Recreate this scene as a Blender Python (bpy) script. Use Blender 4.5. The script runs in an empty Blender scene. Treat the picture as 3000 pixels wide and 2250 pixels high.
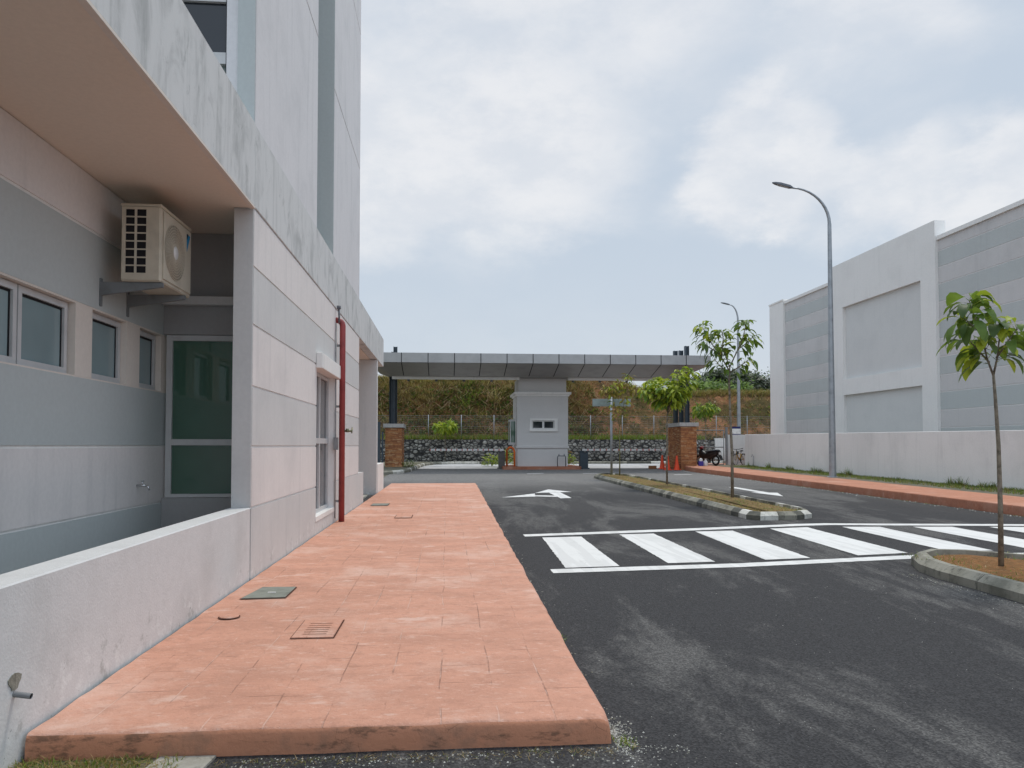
import bpy, math, random
from mathutils import Vector, Matrix, noise
R = math.radians
rnd = random.Random(7)
scene = bpy.context.scene
COL = scene.collection

# ------------------------------------------------------------------ camera
cam_d = bpy.data.cameras.new("camera"); cam = bpy.data.objects.new("camera", cam_d); COL.objects.link(cam)
cam.location = (0, 0, 1.5)
PSI, PITCH = R(4.85), R(1.8)
cam.rotation_euler = (math.pi/2 + PITCH, 0, -PSI)
cam_d.sensor_width = 36; cam_d.lens = 1661/2212*36
cam_d.shift_y = 0.0363
cam_d.clip_start = 0.05; cam_d.clip_end = 3000
scene.camera = cam

# ------------------------------------------------------------------ light
SUN_EL, SUN_AZ = R(66), R(35)            # azimuth clockwise from +Y
sdir = Vector((math.sin(SUN_AZ)*math.cos(SUN_EL), math.cos(SUN_AZ)*math.cos(SUN_EL), math.sin(SUN_EL)))
sl = bpy.data.lights.new("sun", 'SUN'); sl.energy = 1.5; sl.angle = R(10); sl.color = (1.0, 0.93, 0.82)
so = bpy.data.objects.new("sun", sl); COL.objects.link(so); so.rotation_euler = (-sdir).to_track_quat('-Z', 'Y').to_euler()

world = bpy.data.worlds.new("World"); scene.world = world; world.use_nodes = True
wt = world.node_tree; wt.nodes.clear()
def wn(t, **k):
    n = wt.nodes.new(t)
    for a, b in k.items(): setattr(n, a, b)
    return n
WL = wt.links.new
def wmath(op, a, b=None, clamp=False):
    n = wn('ShaderNodeMath', operation=op, use_clamp=clamp)
    for i, v in enumerate((a, b)):
        if v is None: continue
        if isinstance(v, (int, float)): n.inputs[i].default_value = v
        else: WL(v, n.inputs[i])
    return n.outputs[0]
def wmap(v, a, b, c, d, smooth=True):
    n = wn('ShaderNodeMapRange', interpolation_type='SMOOTHSTEP' if smooth else 'LINEAR')
    WL(v, n.inputs[0])
    for i, q in enumerate((a, b, c, d)): n.inputs[i+1].default_value = q
    return n.outputs[0]
tc = wn('ShaderNodeTexCoord'); sep = wn('ShaderNodeSeparateXYZ'); WL(tc.outputs['Generated'], sep.inputs[0])
elev = sep.outputs[2]
# cloud coordinates: direction stretched so that clouds lie flat near the horizon
mp = wn('ShaderNodeMapping'); mp.inputs['Scale'].default_value = (1, 1, 1.9); WL(tc.outputs['Generated'], mp.inputs[0])
n1 = wn('ShaderNodeTexNoise'); n1.inputs['Scale'].default_value = 4.6; n1.inputs['Detail'].default_value = 9; n1.inputs['Roughness'].default_value = .58; n1.inputs['Distortion'].default_value = .3; WL(mp.outputs[0], n1.inputs['Vector'])
n2 = wn('ShaderNodeTexNoise'); n2.inputs['Scale'].default_value = 1.6; n2.inputs['Detail'].default_value = 4; WL(mp.outputs[0], n2.inputs['Vector'])
acc = wmath('ADD', wmath('MULTIPLY', n1.outputs[0], .62), wmath('MULTIPLY', n2.outputs[0], .2))
n3 = wn('ShaderNodeTexNoise'); n3.inputs['Scale'].default_value = 9; n3.inputs['Detail'].default_value = 7; n3.inputs['Roughness'].default_value = .62; WL(mp.outputs[0], n3.inputs['Vector'])
wob = wn('ShaderNodeVectorMath', operation='SUBTRACT'); WL(n3.outputs['Color'], wob.inputs[0]); wob.inputs[1].default_value = (.5, .5, .5)
wos = wn('ShaderNodeVectorMath', operation='SCALE'); WL(wob.outputs[0], wos.inputs[0]); wos.inputs['Scale'].default_value = .10
wad = wn('ShaderNodeVectorMath', operation='ADD'); WL(tc.outputs['Generated'], wad.inputs[0]); WL(wos.outputs[0], wad.inputs[1])
wno = wn('ShaderNodeVectorMath', operation='NORMALIZE'); WL(wad.outputs[0], wno.inputs[0])
def cam_dir(x, y):      # sky direction of a cloud bank, (azimuth, elevation) written as offsets of the 36 mm frame
    f = 1661.; fw = Vector((math.sin(PSI)*math.cos(PITCH), math.cos(PSI)*math.cos(PITCH), math.sin(PITCH)))
    rt = Vector((math.cos(PSI), -math.sin(PSI), 0)); up = rt.cross(fw)
    return (fw + rt*((x-1106)/f) - up*((y-909.8)/f)).normalized()
BANKS = [(1000, 60, .93, .994, .24), (1330, 90, .96, .996, .10), (790, 390, .9915, .9985, .26), (1640, 350, .9945, .9988, .30), (1600, 420, .995, .999, .10), (1790, 425, .996, .9992, .24), (1930, 400, .997, .9994, .18), (2085, 385, .9955, .9990, .27), (2230, 400, .996, .999, .2),
         (1130, 350, .990, .9985, .16), (1250, 390, .994, .9992, .12), (1870, 110, .991, .998, .20), (2060, 60, .99, .998, .06), (1500, 600, .96, .998, -.10), (1960, 260, .994, .999, -.10), (1380, 330, .996, .9993, -.08), (1100, 640, .97, .998, -.10)]
for x, y, c0, c1, w in BANKS:
    d = cam_dir(x, y); dp = wn('ShaderNodeVectorMath', operation='DOT_PRODUCT'); WL(wno.outputs[0], dp.inputs[0]); dp.inputs[1].default_value = d
    acc = wmath('ADD', acc, wmap(dp.outputs['Value'], c0, c1, 0, w))
mask = wmath('ADD', wmap(acc, .40, .90, 0, 1), wmap(elev, .0, .30, .34, 0), True)
sky = wn('ShaderNodeTexSky', sky_type='NISHITA'); sky.sun_disc = False; sky.sun_elevation = SUN_EL; sky.sun_rotation = SUN_AZ
sky.air_density = 1.2; sky.dust_density = 2.0; sky.ozone_density = 1.0
bg_sky = wn('ShaderNodeBackground'); WL(sky.outputs[0], bg_sky.inputs[0]); bg_sky.inputs[1].default_value = 0.07
mixc = wn('ShaderNodeMix', data_type='RGBA'); WL(mask, mixc.inputs[0])
mixc.inputs[6].default_value = (.545, .622, .715, 1); cvar = wn('ShaderNodeMix', data_type='RGBA'); WL(wmap(n3.outputs[0], .35, .65, 0, 1), cvar.inputs[0]); cvar.inputs[6].default_value = (.72, .75, .795, 1); cvar.inputs[7].default_value = (.83, .838, .855, 1); WL(cvar.outputs[2], mixc.inputs[7])
bg_c = wn('ShaderNodeBackground'); WL(mixc.outputs[2], bg_c.inputs[0])
gain = wmath('ADD', wmap(elev, .5, .95, 1.0, 1.9), wmap(sep.outputs[1], -.1, -.8, 0.0, .5))
WL(gain, bg_c.inputs[1])
ms = wn('ShaderNodeMixShader'); ms.inputs[0].default_value = .86; WL(bg_sky.outputs[0], ms.inputs[1]); WL(bg_c.outputs[0], ms.inputs[2])
wo = wn('ShaderNodeOutputWorld'); WL(ms.outputs[0], wo.inputs[0])

vs = scene.view_settings; vs.view_transform = 'Standard'; vs.look = 'None'; vs.exposure = 0.13; vs.gamma = 1.0; vs.use_curve_mapping = False
scene.cycles.max_bounces = 8; scene.cycles.diffuse_bounces = 5; scene.cycles.use_denoising = True

# ------------------------------------------------------------------ materials
class Mat:
    def __init__(s, name, rough=.8, spec=.3):
        s.m = bpy.data.materials.new(name); s.m.use_nodes = True; s.t = s.m.node_tree
        s.b = s.t.nodes['Principled BSDF']; s.b.inputs['Roughness'].default_value = rough; s.b.inputs['Specular IOR Level'].default_value = spec
        s.tc = s.t.nodes.new('ShaderNodeTexCoord'); s.co = s.tc.outputs['Object']
    def n(s, t, **k):
        n = s.t.nodes.new(t)
        for a, b in k.items(): setattr(n, a, b)
        return n
    def L(s, a, b): s.t.links.new(a, b)
    def mapping(s, scale=(1, 1, 1), rot=(0, 0, 0), src=None):
        n = s.n('ShaderNodeMapping'); n.inputs['Scale'].default_value = scale; n.inputs['Rotation'].default_value = rot; s.L(src or s.co, n.inputs[0]); return n.outputs[0]
    def noise(s, scale, detail=4, rough=.55, co=None, dist=0):
        n = s.n('ShaderNodeTexNoise'); n.inputs['Scale'].default_value = scale; n.inputs['Detail'].default_value = detail; n.inputs['Roughness'].default_value = rough; n.inputs['Distortion'].default_value = dist
        s.L(co or s.co, n.inputs['Vector']); return n.outputs[0]
    def rng(s, v, a, b, c=0., d=1.):
        n = s.n('ShaderNodeMapRange', interpolation_type='SMOOTHSTEP'); s.L(v, n.inputs[0])
        for i, q in enumerate((a, b, c, d)): n.inputs[i+1].default_value = q
        return n.outputs[0]
    def mix(s, f, a, b, mode='MIX'):
        n = s.n('ShaderNodeMix', data_type='RGBA', blend_type=mode)
        for i, v in ((0, f), (6, a), (7, b)):
            if isinstance(v, (int, float)): n.inputs[i].default_value = v
            elif isinstance(v, tuple): n.inputs[i].default_value = (*v, 1) if len(v) == 3 else v
            else: s.L(v, n.inputs[i])
        return n.outputs[2]
    def math(s, op, a, b=0.):
        n = s.n('ShaderNodeMath', operation=op)
        for i, v in enumerate((a, b)):
            if isinstance(v, (int, float)): n.inputs[i].default_value = v
            else: s.L(v, n.inputs[i])
        return n.outputs[0]
    def color(s, c):
        if isinstance(c, tuple): s.b.inputs['Base Color'].default_value = (*c, 1)
        else: s.L(c, s.b.inputs['Base Color'])
        return s
    def bump(s, h, strength=.3, dist=.01):
        n = s.n('ShaderNodeBump'); n.inputs['Strength'].default_value = strength; n.inputs['Distance'].default_value = dist
        s.L(h, n.inputs['Height']); s.L(n.outputs[0], s.b.inputs['Normal']); return s
M = {}
def paint(name, c, dirt=(.3, .31, .3), amt=.35, streak=.25, rough=.75, bump=.15, grain=90, big=.7):
    """painted render: blotches, vertical rain streaks and a sandy grain"""
    m = Mat(name, rough, .25)
    a = m.rng(m.noise(big, 6, .6), .45, .75, 0, amt)
    st = m.rng(m.noise(1.0, 5, .6, m.mapping((5, 5, .35))), .5, .78, 0, streak)
    f = m.math('ADD', a, st)
    c2 = m.mix(f, c, dirt)
    fine = m.rng(m.noise(grain*.25, 3, .7), .3, .7, .972, 1.024)
    v = m.n('ShaderNodeVectorMath', operation='SCALE'); m.L(c2, v.inputs[0]); m.L(fine, v.inputs['Scale'])
    m.color(v.outputs[0]); m.bump(m.noise(grain, 3, .6), bump, .004)
    M[name] = m.m; return m.m
def plain(name, c, rough=.5, spec=.4, metal=0., var=.12, scale=6, bump=0.):
    m = Mat(name, rough, spec); m.b.inputs['Metallic'].default_value = metal
    d = tuple(x*(1-var*2.2) for x in c)
    m.color(m.mix(m.rng(m.noise(scale, 5, .6), .4, .75), c, d))
    if bump: m.bump(m.noise(scale*8, 3), bump, .004)
    M[name] = m.m; return m.m
paint('paint_light', (.755, .72, .705), (.50, .49, .49), .35, .35)
paint('paint_grey', (.625, .625, .62), (.42, .44, .45), .3, .35)
paint('paint_groove', (.78, .77, .76), (.6, .6, .6), .2, .1)
paint('paint_white', (.82, .81, .79), (.56, .56, .55), .35, .35)
paint('paint_cream', (.72, .66, .60), (.5, .46, .42), .3, .15)
paint('paint_teal_and_shade', (.49, .53, .53), (.42, .455, .46), .2, .1)  # teal paint; the tower's return faces also get their shade from it
paint('paint_rear_shade', (.36, .36, .365), (.3, .3, .3), .2, .1)  # shade on the yard's rear wall, painted in as a darker grey
paint('paint_soffit', (.76, .665, .57), (.66, .575, .49), .25, 0, big=.4)
paint('paint_tower', (.70, .695, .71), (.51, .515, .53), .38, .42, big=1.1)
paint('paint_low_wall', (.645, .655, .66), (.47, .475, .47), .45, .12, bump=.5, grain=60, big=1.3)
lw = bpy.data.materials['paint_low_wall']
def splash(mat):
    t = mat.node_tree; b = t.nodes['Principled BSDF']; src = b.inputs['Base Color'].links[0].from_socket
    ge = t.nodes.new('ShaderNodeNewGeometry'); sp = t.nodes.new('ShaderNodeSeparateXYZ'); t.links.new(ge.outputs['Position'], sp.inputs[0])
    def no(sc, d, a, b_, c, e):
        n = t.nodes.new('ShaderNodeTexNoise'); n.inputs['Scale'].default_value = sc; n.inputs['Detail'].default_value = d; n.inputs['Roughness'].default_value = .68; t.links.new(ge.outputs['Position'], n.inputs['Vector'])
        r = t.nodes.new('ShaderNodeMapRange'); r.interpolation_type = 'SMOOTHSTEP'; t.links.new(n.outputs[0], r.inputs[0])
        for i, q in enumerate((a, b_, c, e)): r.inputs[i+1].default_value = q
        return r.outputs[0]
    def ma(op, a, b_):
        n = t.nodes.new('ShaderNodeMath'); n.operation = op
        for i, v in enumerate((a, b_)):
            if isinstance(v, (int, float)): n.inputs[i].default_value = v
            else: t.links.new(v, n.inputs[i])
        return n.outputs[0]
    def mx(f, a, col):
        n = t.nodes.new('ShaderNodeMix'); n.data_type = 'RGBA'; t.links.new(f, n.inputs[0]); t.links.new(a, n.inputs[6]); n.inputs[7].default_value = (*col, 1); return n.outputs[2]
    r = t.nodes.new('ShaderNodeMapRange'); r.interpolation_type = 'SMOOTHSTEP'; t.links.new(ma('ADD', sp.outputs[2], no(2.3, 5, .3, .7, -.16, .16)), r.inputs[0])
    for i, q in enumerate((.15, .40, 1, 0)): r.inputs[i+1].default_value = q
    low = r.outputs[0]
    c = mx(ma('MULTIPLY', low, no(9, 6, .5, .64, 0, .75)), src, (.74, .76, .76))      # lime splashes
    c = mx(ma('MULTIPLY', low, no(5, 6, .54, .66, 0, .55)), c, (.30, .315, .30))     # mud and algae flecks
    c = mx(ma('MULTIPLY', low, no(24, 5, .64, .70, 0, .8)), c, (.10, .105, .10))
    t.links.new(c, b.inputs['Base Color'])
splash(lw); splash(bpy.data.materials['paint_grey'])
paint('paint_booth', (.62, .612, .605), (.46, .46, .455), .25, .06)
paint('paint_panel_grey', (.61, .60, .595), (.42, .42, .42), .3, .28)
paint('paint_panel_green', (.515, .545, .54), (.41, .43, .425), .3, .28)
paint('paint_panel_smooth', (.68, .685, .675), (.53, .54, .54), .3, .15)
paint('paint_pier', (.84, .83, .81), (.62, .615, .6), .25, .25)
# weathered parapet: darker water stains
m = Mat('paint_parapet', .8, .2)
stain = m.rng(m.noise(1.0, 7, .66, m.mapping((2.0, 2.0, 1.15), (R(-28), 0, 0)), 1.1), .46, .70)
st2 = m.rng(m.noise(1.0, 6, .62, m.mapping((7, 7, .5))), .48, .75)
big = m.rng(m.noise(.45, 3), .35, .7)
c = m.mix(m.math('MULTIPLY', stain, .62), (.64, .65, .65), (.335, .35, .35))
blot = m.rng(m.noise(1.0, 6, .7, m.mapping((4.5, 4.5, 3.2), (R(-35), 0, 0)), .8), .58, .72)
c = m.mix(m.math('MULTIPLY', blot, .4), c, (.20, .22, .22))
c = m.mix(m.math('MULTIPLY', m.math('MULTIPLY', st2, big), .6), c, (.22, .24, .235))
drip = m.rng(m.noise(1.0, 3, .5, m.mapping((16, 16, .6))), .70, .76)
c = m.mix(m.math('MULTIPLY', drip, .6), c, (.72, .75, .75))
m.color(c).bump(m.noise(70, 3), .3, .004); M['parapet'] = m.m
# asphalt
m = Mat('asphalt', .85, .3)
agg = m.n('ShaderNodeTexVoronoi'); agg.inputs['Scale'].default_value = 95; m.L(m.co, agg.inputs['Vector'])
gr = m.noise(160, 3, .7)
patch = m.rng(m.noise(.42, 9, .74, m.mapping((1.5, .38, 1), (0, 0, R(-8))), .5), .48, .60)
patch2 = m.rng(m.noise(.09, 4, .5, m.mapping((1, .35, 1))), .45, .62)
c = m.mix(patch2, (.034, .034, .037), (.062, .061, .061))
c = m.mix(m.math('MULTIPLY', patch, .52), c, (.15, .147, .143))
sepx = m.n('ShaderNodeSeparateXYZ'); m.L(m.co, sepx.inputs[0])
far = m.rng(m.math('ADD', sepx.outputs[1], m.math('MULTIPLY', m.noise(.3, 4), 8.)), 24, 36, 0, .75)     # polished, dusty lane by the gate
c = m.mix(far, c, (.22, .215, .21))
hue = m.mix(m.rng(agg.outputs['Color'], .2, .9), (.55, .55, .56), (1.5, 1.49, 1.45))
c = m.mix(1., c, hue, 'MULTIPLY')
white = m.rng(gr, .72, .78, 0, .5)
c = m.mix(white, c, (.42, .42, .4))
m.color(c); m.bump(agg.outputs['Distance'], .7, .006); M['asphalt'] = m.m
# stamped terracotta paving
def paving(name, base, pale, dark, stamp=True):
    m = Mat(name, .82, .2)
    w1 = m.noise(2.2, 3); wv = m.n('ShaderNodeVectorMath', operation='ADD')
    sc = m.n('ShaderNodeVectorMath', operation='SCALE'); nn = m.n('ShaderNodeTexNoise'); nn.inputs['Scale'].default_value = 1.1; m.L(m.co, nn.inputs['Vector']); m.L(nn.outputs['Color'], sc.inputs[0]); sc.inputs['Scale'].default_value = .06
    m.L(m.co, wv.inputs[0]); m.L(sc.outputs[0], wv.inputs[1])
    c = m.mix(m.rng(m.noise(1.9, 7, .66, m.mapping((.7, 1.5, 1))), .36, .68), base, tuple(x*.84 for x in base))
    c = m.mix(m.rng(m.noise(7.5, 7, .72), .48, .66, 0, .6), c, tuple(x*.72 for x in base))
    c = m.mix(m.rng(m.noise(15, 6, .72, m.mapping((.8, 1.3, 1), (0, 0, 1))), .55, .68, 0, .5), c, pale)
    c = m.mix(m.rng(m.noise(38, 4, .75), .58, .72, 0, .5), c, pale)
    c = m.mix(m.rng(m.noise(45, 3, .7, m.mapping((1, 1.6, 1))), .64, .72, 0, .4), c, tuple(x*.45 for x in base))
    c = m.mix(m.rng(m.noise(3.2, 6, .65, m.mapping((.8, 1.6, 1))), .57, .7, 0, .75), c, pale)
    c = m.mix(m.rng(m.noise(.8, 6, .68), .5, .68, 0, .6), c, pale)
    speck = m.rng(m.noise(26, 4, .7), .66, .74, 0, .55)
    c = m.mix(m.math('MULTIPLY', speck, m.rng(m.noise(1.3, 4), .5, .65)), c, dark)
    h = m.noise(12, 5, .65, m.mapping((.7, 2.2, 1)))
    if stamp:
        rotv = m.mapping((1, 1, 1), (0, 0, R(90)), wv.outputs[0])
        br = m.n('ShaderNodeTexBrick'); br.inputs['Scale'].default_value = 1.; br.inputs['Brick Width'].default_value = .52; br.inputs['Row Height'].default_value = .29
        br.inputs['Mortar Size'].default_value = .0042; br.inputs['Mortar Smooth'].default_value = .4; br.offset = .43; br.squash = .7; br.squash_frequency = 3
        m.L(rotv, br.inputs['Vector'])
        br2 = m.n('ShaderNodeTexBrick'); br2.inputs['Scale'].default_value = 1.; br2.inputs['Brick Width'].default_value = 2.3; br2.inputs['Row Height'].default_value = .29
        br2.inputs['Mortar Size'].default_value = .0045; br2.offset = .5; m.L(rotv, br2.inputs['Vector'])
        gate = m.rng(m.noise(1.3, 5, .75), .49, .62); gate2 = m.rng(m.noise(1.7, 4, .6, m.mapping((1.3, 1, 1), (0, 0, 2))), .5, .6)
        ln = m.math('MULTIPLY', br.outputs['Fac'], gate); ln2 = m.math('MULTIPLY', br2.outputs['Fac'], gate2)
        c = m.mix(m.math('MULTIPLY', ln, .42), c, dark)
        c = m.mix(m.math('MULTIPLY', ln2, .5), c, pale)
        h = m.math('SUBTRACT', h, m.math('MULTIPLY', m.math('ADD', ln, ln2), .6))
    h = m.math('ADD', h, m.math('MULTIPLY', m.noise(60, 4, .7), .5)); m.color(c); m.bump(h, .9, .014); M[name] = m.m
paving('terracotta', (.62, .322, .228), (.71, .49, .405), (.17, .085, .06))
paving('terracotta_plain', (.40, .165, .10), (.46, .25, .18), (.12, .06, .045), False)
paving('terracotta_far', (.51, .235, .15), (.58, .34, .26), (.2, .1, .07))
# dirty painted kerb face
m = Mat('terracotta_face', .85, .2)
c = m.mix(m.rng(m.noise(4, 6, .65), .45, .7), (.52, .24, .145), (.36, .19, .125))
c = m.mix(m.rng(m.math('ADD', m.noise(7, 6, .7, m.mapping((.7, 1, 2))), m.math('MULTIPLY', m.noise(.9, 3), .35)), .70, .84, 0, .65), c, (.075, .055, .04))
cr = m.n('ShaderNodeTexVoronoi', feature='DISTANCE_TO_EDGE'); cr.inputs['Scale'].default_value = 11; m.L(m.co, cr.inputs['Vector'])
c = m.mix(m.math('MULTIPLY', m.rng(cr.outputs[0], .0, .014, .8, 0), m.rng(m.noise(3.1, 3), .56, .66)), c, (.03, .02, .015))
m.color(c).bump(m.noise(25, 5, .7), .6, .01); M['terracotta_face'] = m.m
# white road paint
m = Mat('road_paint', .7, .3)
wr = m.rng(m.noise(14, 8, .78), .60, .70, 0, .8); seam = m.rng(m.noise(1.2, 2, .5, m.mapping((5, .3, 1))), .5, .56, 0, .35)
c = m.mix(seam, (.70, .70, .685), (.50, .50, .49)); c = m.mix(m.rng(m.noise(3, 5, .7), .5, .7, 0, .35), c, (.48, .48, .47)); c = m.mix(wr, c, (.22, .22, .22)); m.color(c).bump(m.noise(120, 2), .3, .003); M['road_paint'] = m.m
# concrete family
def concrete(name, c, dk, amt=.8, sc=3.):
    m = Mat(name, .9, .2)
    a = m.mix(m.rng(m.noise(sc, 7, .65), .4, .68, 0, amt), c, dk)
    a = m.mix(m.rng(m.noise(sc*3, 6, .7, m.mapping((1, 1, .4))), .52, .68, 0, amt*.8), a, tuple(x*.35 for x in dk))
    m.color(a).bump(m.noise(sc*18, 4, .7), .5, .008); M[name] = m.m
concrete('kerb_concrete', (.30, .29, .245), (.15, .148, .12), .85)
concrete('kerb_white', (.62, .61, .56), (.36, .35, .30), .7)
concrete('kerb_black', (.10, .10, .088), (.18, .175, .14), .8)
concrete('kerb_grimy', (.27, .26, .215), (.11, .107, .088), .9)
concrete('slab_concrete', (.42, .41, .37), (.25, .24, .2), .7)
concrete('apron_concrete', (.52, .52, .52), (.34, .34, .345), .8, .35)
concrete('cap_concrete', (.50, .49, .47), (.36, .35, .34), .5)
concrete('ground_soil', (.16, .15, .11), (.10, .10, .07), .7, .8)
# dry leaf-litter soil in the islands
m = Mat('island_soil', .95, .1)
c = m.mix(m.rng(m.noise(9, 7, .7), .35, .62), (.12, .08, .042), (.25, .16, .07)); c = m.mix(m.rng(m.noise(22, 5, .7), .5, .66), c, (.34, .26, .13)); c = m.mix(m.rng(m.noise(3.5, 4), .52, .68, 0, .8), c, (.17, .19, .06))
m.color(c).bump(m.noise(30, 5, .75), 1., .03); M['island_soil'] = m.m
m = Mat('island_earth', .95, .1)
c = m.mix(m.rng(m.noise(8, 7, .7), .35, .62), (.30, .145, .06), (.20, .11, .05)); c = m.mix(m.rng(m.noise(25, 5, .7), .55, .68), c, (.4, .25, .13))
m.color(c).bump(m.noise(28, 5, .75), 1., .03); M['island_earth'] = m.m
# hillside earth
m = Mat('hill_earth', .95, .1)
c = m.mix(m.rng(m.noise(.55, 6, .65), .42, .66), (.38, .185, .09), (.18, .115, .06))
c = m.mix(m.rng(m.noise(1.6, 6, .7, m.mapping((1, 1, 2.5))), .5, .68), c, (.12, .09, .048))
c = m.mix(m.rng(m.noise(.25, 5, .6), .5, .62, 0, .8), c, (.075, .075, .03))
m.color(c).bump(m.noise(2.5, 7, .7), 1., .35); M['hill_earth'] = m.m
# rubble stone wall
m = Mat('rubble_stone', .85, .25)
wc = m.n('ShaderNodeVectorMath', operation='ADD'); nz = m.n('ShaderNodeTexNoise'); nz.inputs['Scale'].default_value = 2.5; m.L(m.co, nz.inputs['Vector'])
ns = m.n('ShaderNodeVectorMath', operation='SCALE'); ns.inputs['Scale'].default_value = .16; m.L(nz.outputs['Color'], ns.inputs[0]); m.L(m.co, wc.inputs[0]); m.L(ns.outputs[0], wc.inputs[1])
vo = m.n('ShaderNodeTexVoronoi', feature='F1'); vo.inputs['Scale'].default_value = 3.9; vo.inputs['Randomness'].default_value = .95; m.L(m.mapping((1, 0.001, 1.35), (0, 0, 0), wc.outputs[0]), vo.inputs['Vector'])
ed = m.n('ShaderNodeTexVoronoi', feature='DISTANCE_TO_EDGE'); ed.inputs['Scale'].default_value = 3.9; ed.inputs['Randomness'].default_value = .95; m.L(m.mapping((1, 0.001, 1.35), (0, 0, 0), wc.outputs[0]), ed.inputs['Vector'])
sepc = m.n('ShaderNodeSeparateColor'); m.L(vo.outputs['Color'], sepc.inputs[0])
stone = m.mix(sepc.outputs[0], (.20, .195, .18), (.43, .42, .385)); stone = m.mix(m.rng(m.noise(14, 4), .45, .7, 0, .5), stone, (.16, .15, .14))
fm = m.math('MULTIPLY', m.rng(ed.outputs[0], .03, .10), m.rng(vo.outputs['Distance'], .54, .74, 1, 0))
m.color(m.mix(fm, (.045, .045, .045), stone)); m.bump(m.rng(ed.outputs[0], .0, .3), 1., .09); M['rubble'] = m.m
# ledger stone in three tones
for nm, a, b in (('ledger_orange', (.50, .235, .105), (.38, .17, .075)), ('ledger_brown', (.38, .165, .08), (.27, .115, .06)), ('ledger_tan', (.54, .33, .18), (.42, .22, .11))):
    m = Mat(nm, .85, .2); m.color(m.mix(m.rng(m.noise(9, 5, .65), .4, .65), a, b)).bump(m.noise(40, 4, .7), .6, .01); M[nm] = m.m
plain('mortar_dark', (.06, .035, .025), .9, .1)
plain('alu_frame', (.56, .565, .57), .45, .5, .0, .05)
plain('white_frame', (.70, .70, .69), .5, .4, .0, .06)
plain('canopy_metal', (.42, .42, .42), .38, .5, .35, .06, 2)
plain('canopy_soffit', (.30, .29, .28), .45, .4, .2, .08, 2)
plain('joint_black', (.018, .018, .02), .7, .2)
plain('steel_blue', (.055, .075, .095), .45, .5, .2, .1)
plain('galvanised', (.36, .385, .41), .42, .5, .55, .12, 5)
plain('galvanised_dull', (.30, .31, .32), .6, .4, .2, .14, 7)
plain('lamp_head_metal', (.13, .14, .16), .5, .5, .3, .08)
plain('lamp_lens', (.35, .36, .36), .2, .5)
plain('red_paint', (.32, .05, .05), .42, .5, 0, .14, 5)
plain('brass', (.20, .20, .12), .4, .5, .7, .15, 20)
plain('chrome', (.62, .63, .64), .18, .6, 1., .05)
plain('ac_case', (.60, .55, .45), .5, .4, 0, .08, 5)
plain('ac_dark', (.012, .012, .016), .6, .3)
plain('ac_grille_back', (.33, .295, .24), .7, .2)
plain('logo_blue', (.02, .25, .52), .5, .3)
plain('logo_black', (.01, .01, .012), .5, .3)
plain('bracket_grey', (.20, .215, .225), .6, .3)
plain('pvc_grey', (.22, .225, .235), .5, .4)
plain('cover_green', (.23, .245, .21), .7, .3, 0, .15, 9, .4)
plain('dark_gap', (.11, .055, .04), .95, .05)
plain('barrier_white', (.74, .74, .73), .5, .4, 0, .08, 8)
plain('barrier_red', (.52, .15, .13), .5, .4)
plain('barrier_blue', (.045, .065, .085), .5, .5, .1)
plain('barrier_grey', (.12, .115, .11), .55, .4)
plain('guard_orange', (.72, .15, .025), .5, .4)
plain('cone_red', (.80, .085, .03), .55, .4, 0, .08)
plain('cone_band', (.72, .55, .48), .5, .3)
plain('black_rubber', (.014, .014, .015), .75, .3)
plain('black_plastic', (.016, .016, .019), .35, .5)
plain('bike_red', (.20, .012, .02), .3, .6)
plain('bike_white', (.78, .77, .76), .35, .5)
plain('seat_blue_black', (.03, .035, .05), .5, .4)
plain('silver', (.5, .5, .5), .3, .5, .8)
plain('bicycle_yellow', (.62, .36, .03), .4, .5)
plain('bag_blue', (.06, .05, .30), .6, .3)
plain('bag_white', (.72, .72, .72), .5, .3)
plain('timber', (.28, .13, .06), .8, .2)
plain('sign_back', (.33, .40, .40), .5, .4, .2, .08)
plain('board_white', (.74, .74, .73), .5, .3)
plain('board_blue', (.02, .025, .12), .5, .3)
plain('bark', (.26, .22, .17), .9, .15, 0, .3, 14, .6)
plain('bark_green', (.20, .19, .09), .9, .15, 0, .25, 14, .5)
plain('curtain', (.36, .355, .34), .9, .1, 0, .1)
plain('interior_dark', (.03, .034, .036), .9, .1)
def glass(name, c, rough=.04, spec=.6):
    m = Mat(name, rough, spec); m.color(m.mix(m.rng(m.noise(.8, 3), .4, .7), c, tuple(x*.8 for x in c))); m.b.inputs['IOR'].default_value = 1.5; M[name] = m.m
glass('glass_blue', (.25, .335, .355), .10)
glass('glass_green', (.065, .14, .10), .02, .8)
glass('glass_dark', (.022, .027, .036), .05)
glass('glass_frost', (.20, .26, .255), .25)
def leaf(name, c, c2, trans=.35):
    m = Mat(name, .5, .35)
    col = m.mix(m.rng(m.noise(5, 3), .4, .65), c, c2); m.color(col)
    tr = m.n('ShaderNodeBsdfTranslucent'); tcl = m.mix(.4, col, (.25, .34, .02)); m.L(tcl, tr.inputs[0])
    mx = m.n('ShaderNodeMixShader'); mx.inputs[0].default_value = trans; m.L(m.b.outputs[0], mx.inputs[1]); m.L(tr.outputs[0], mx.inputs[2])
    m.L(mx.outputs[0], m.t.nodes['Material Output'].inputs[0]); M[name] = m.m
leaf('leaf_mid', (.14, .23, .04), (.09, .165, .03), .42); leaf('leaf_dark', (.075, .13, .035), (.055, .10, .028), .4); leaf('leaf_young', (.44, .50, .05), (.33, .41, .04), .42)
leaf('leaf_yellow', (.30, .23, .045), (.24, .15, .03)); leaf('leaf_far_dark', (.022, .038, .02), (.03, .05, .025), .15); leaf('leaf_bright', (.20, .32, .045), (.14, .24, .035), .4)
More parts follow.
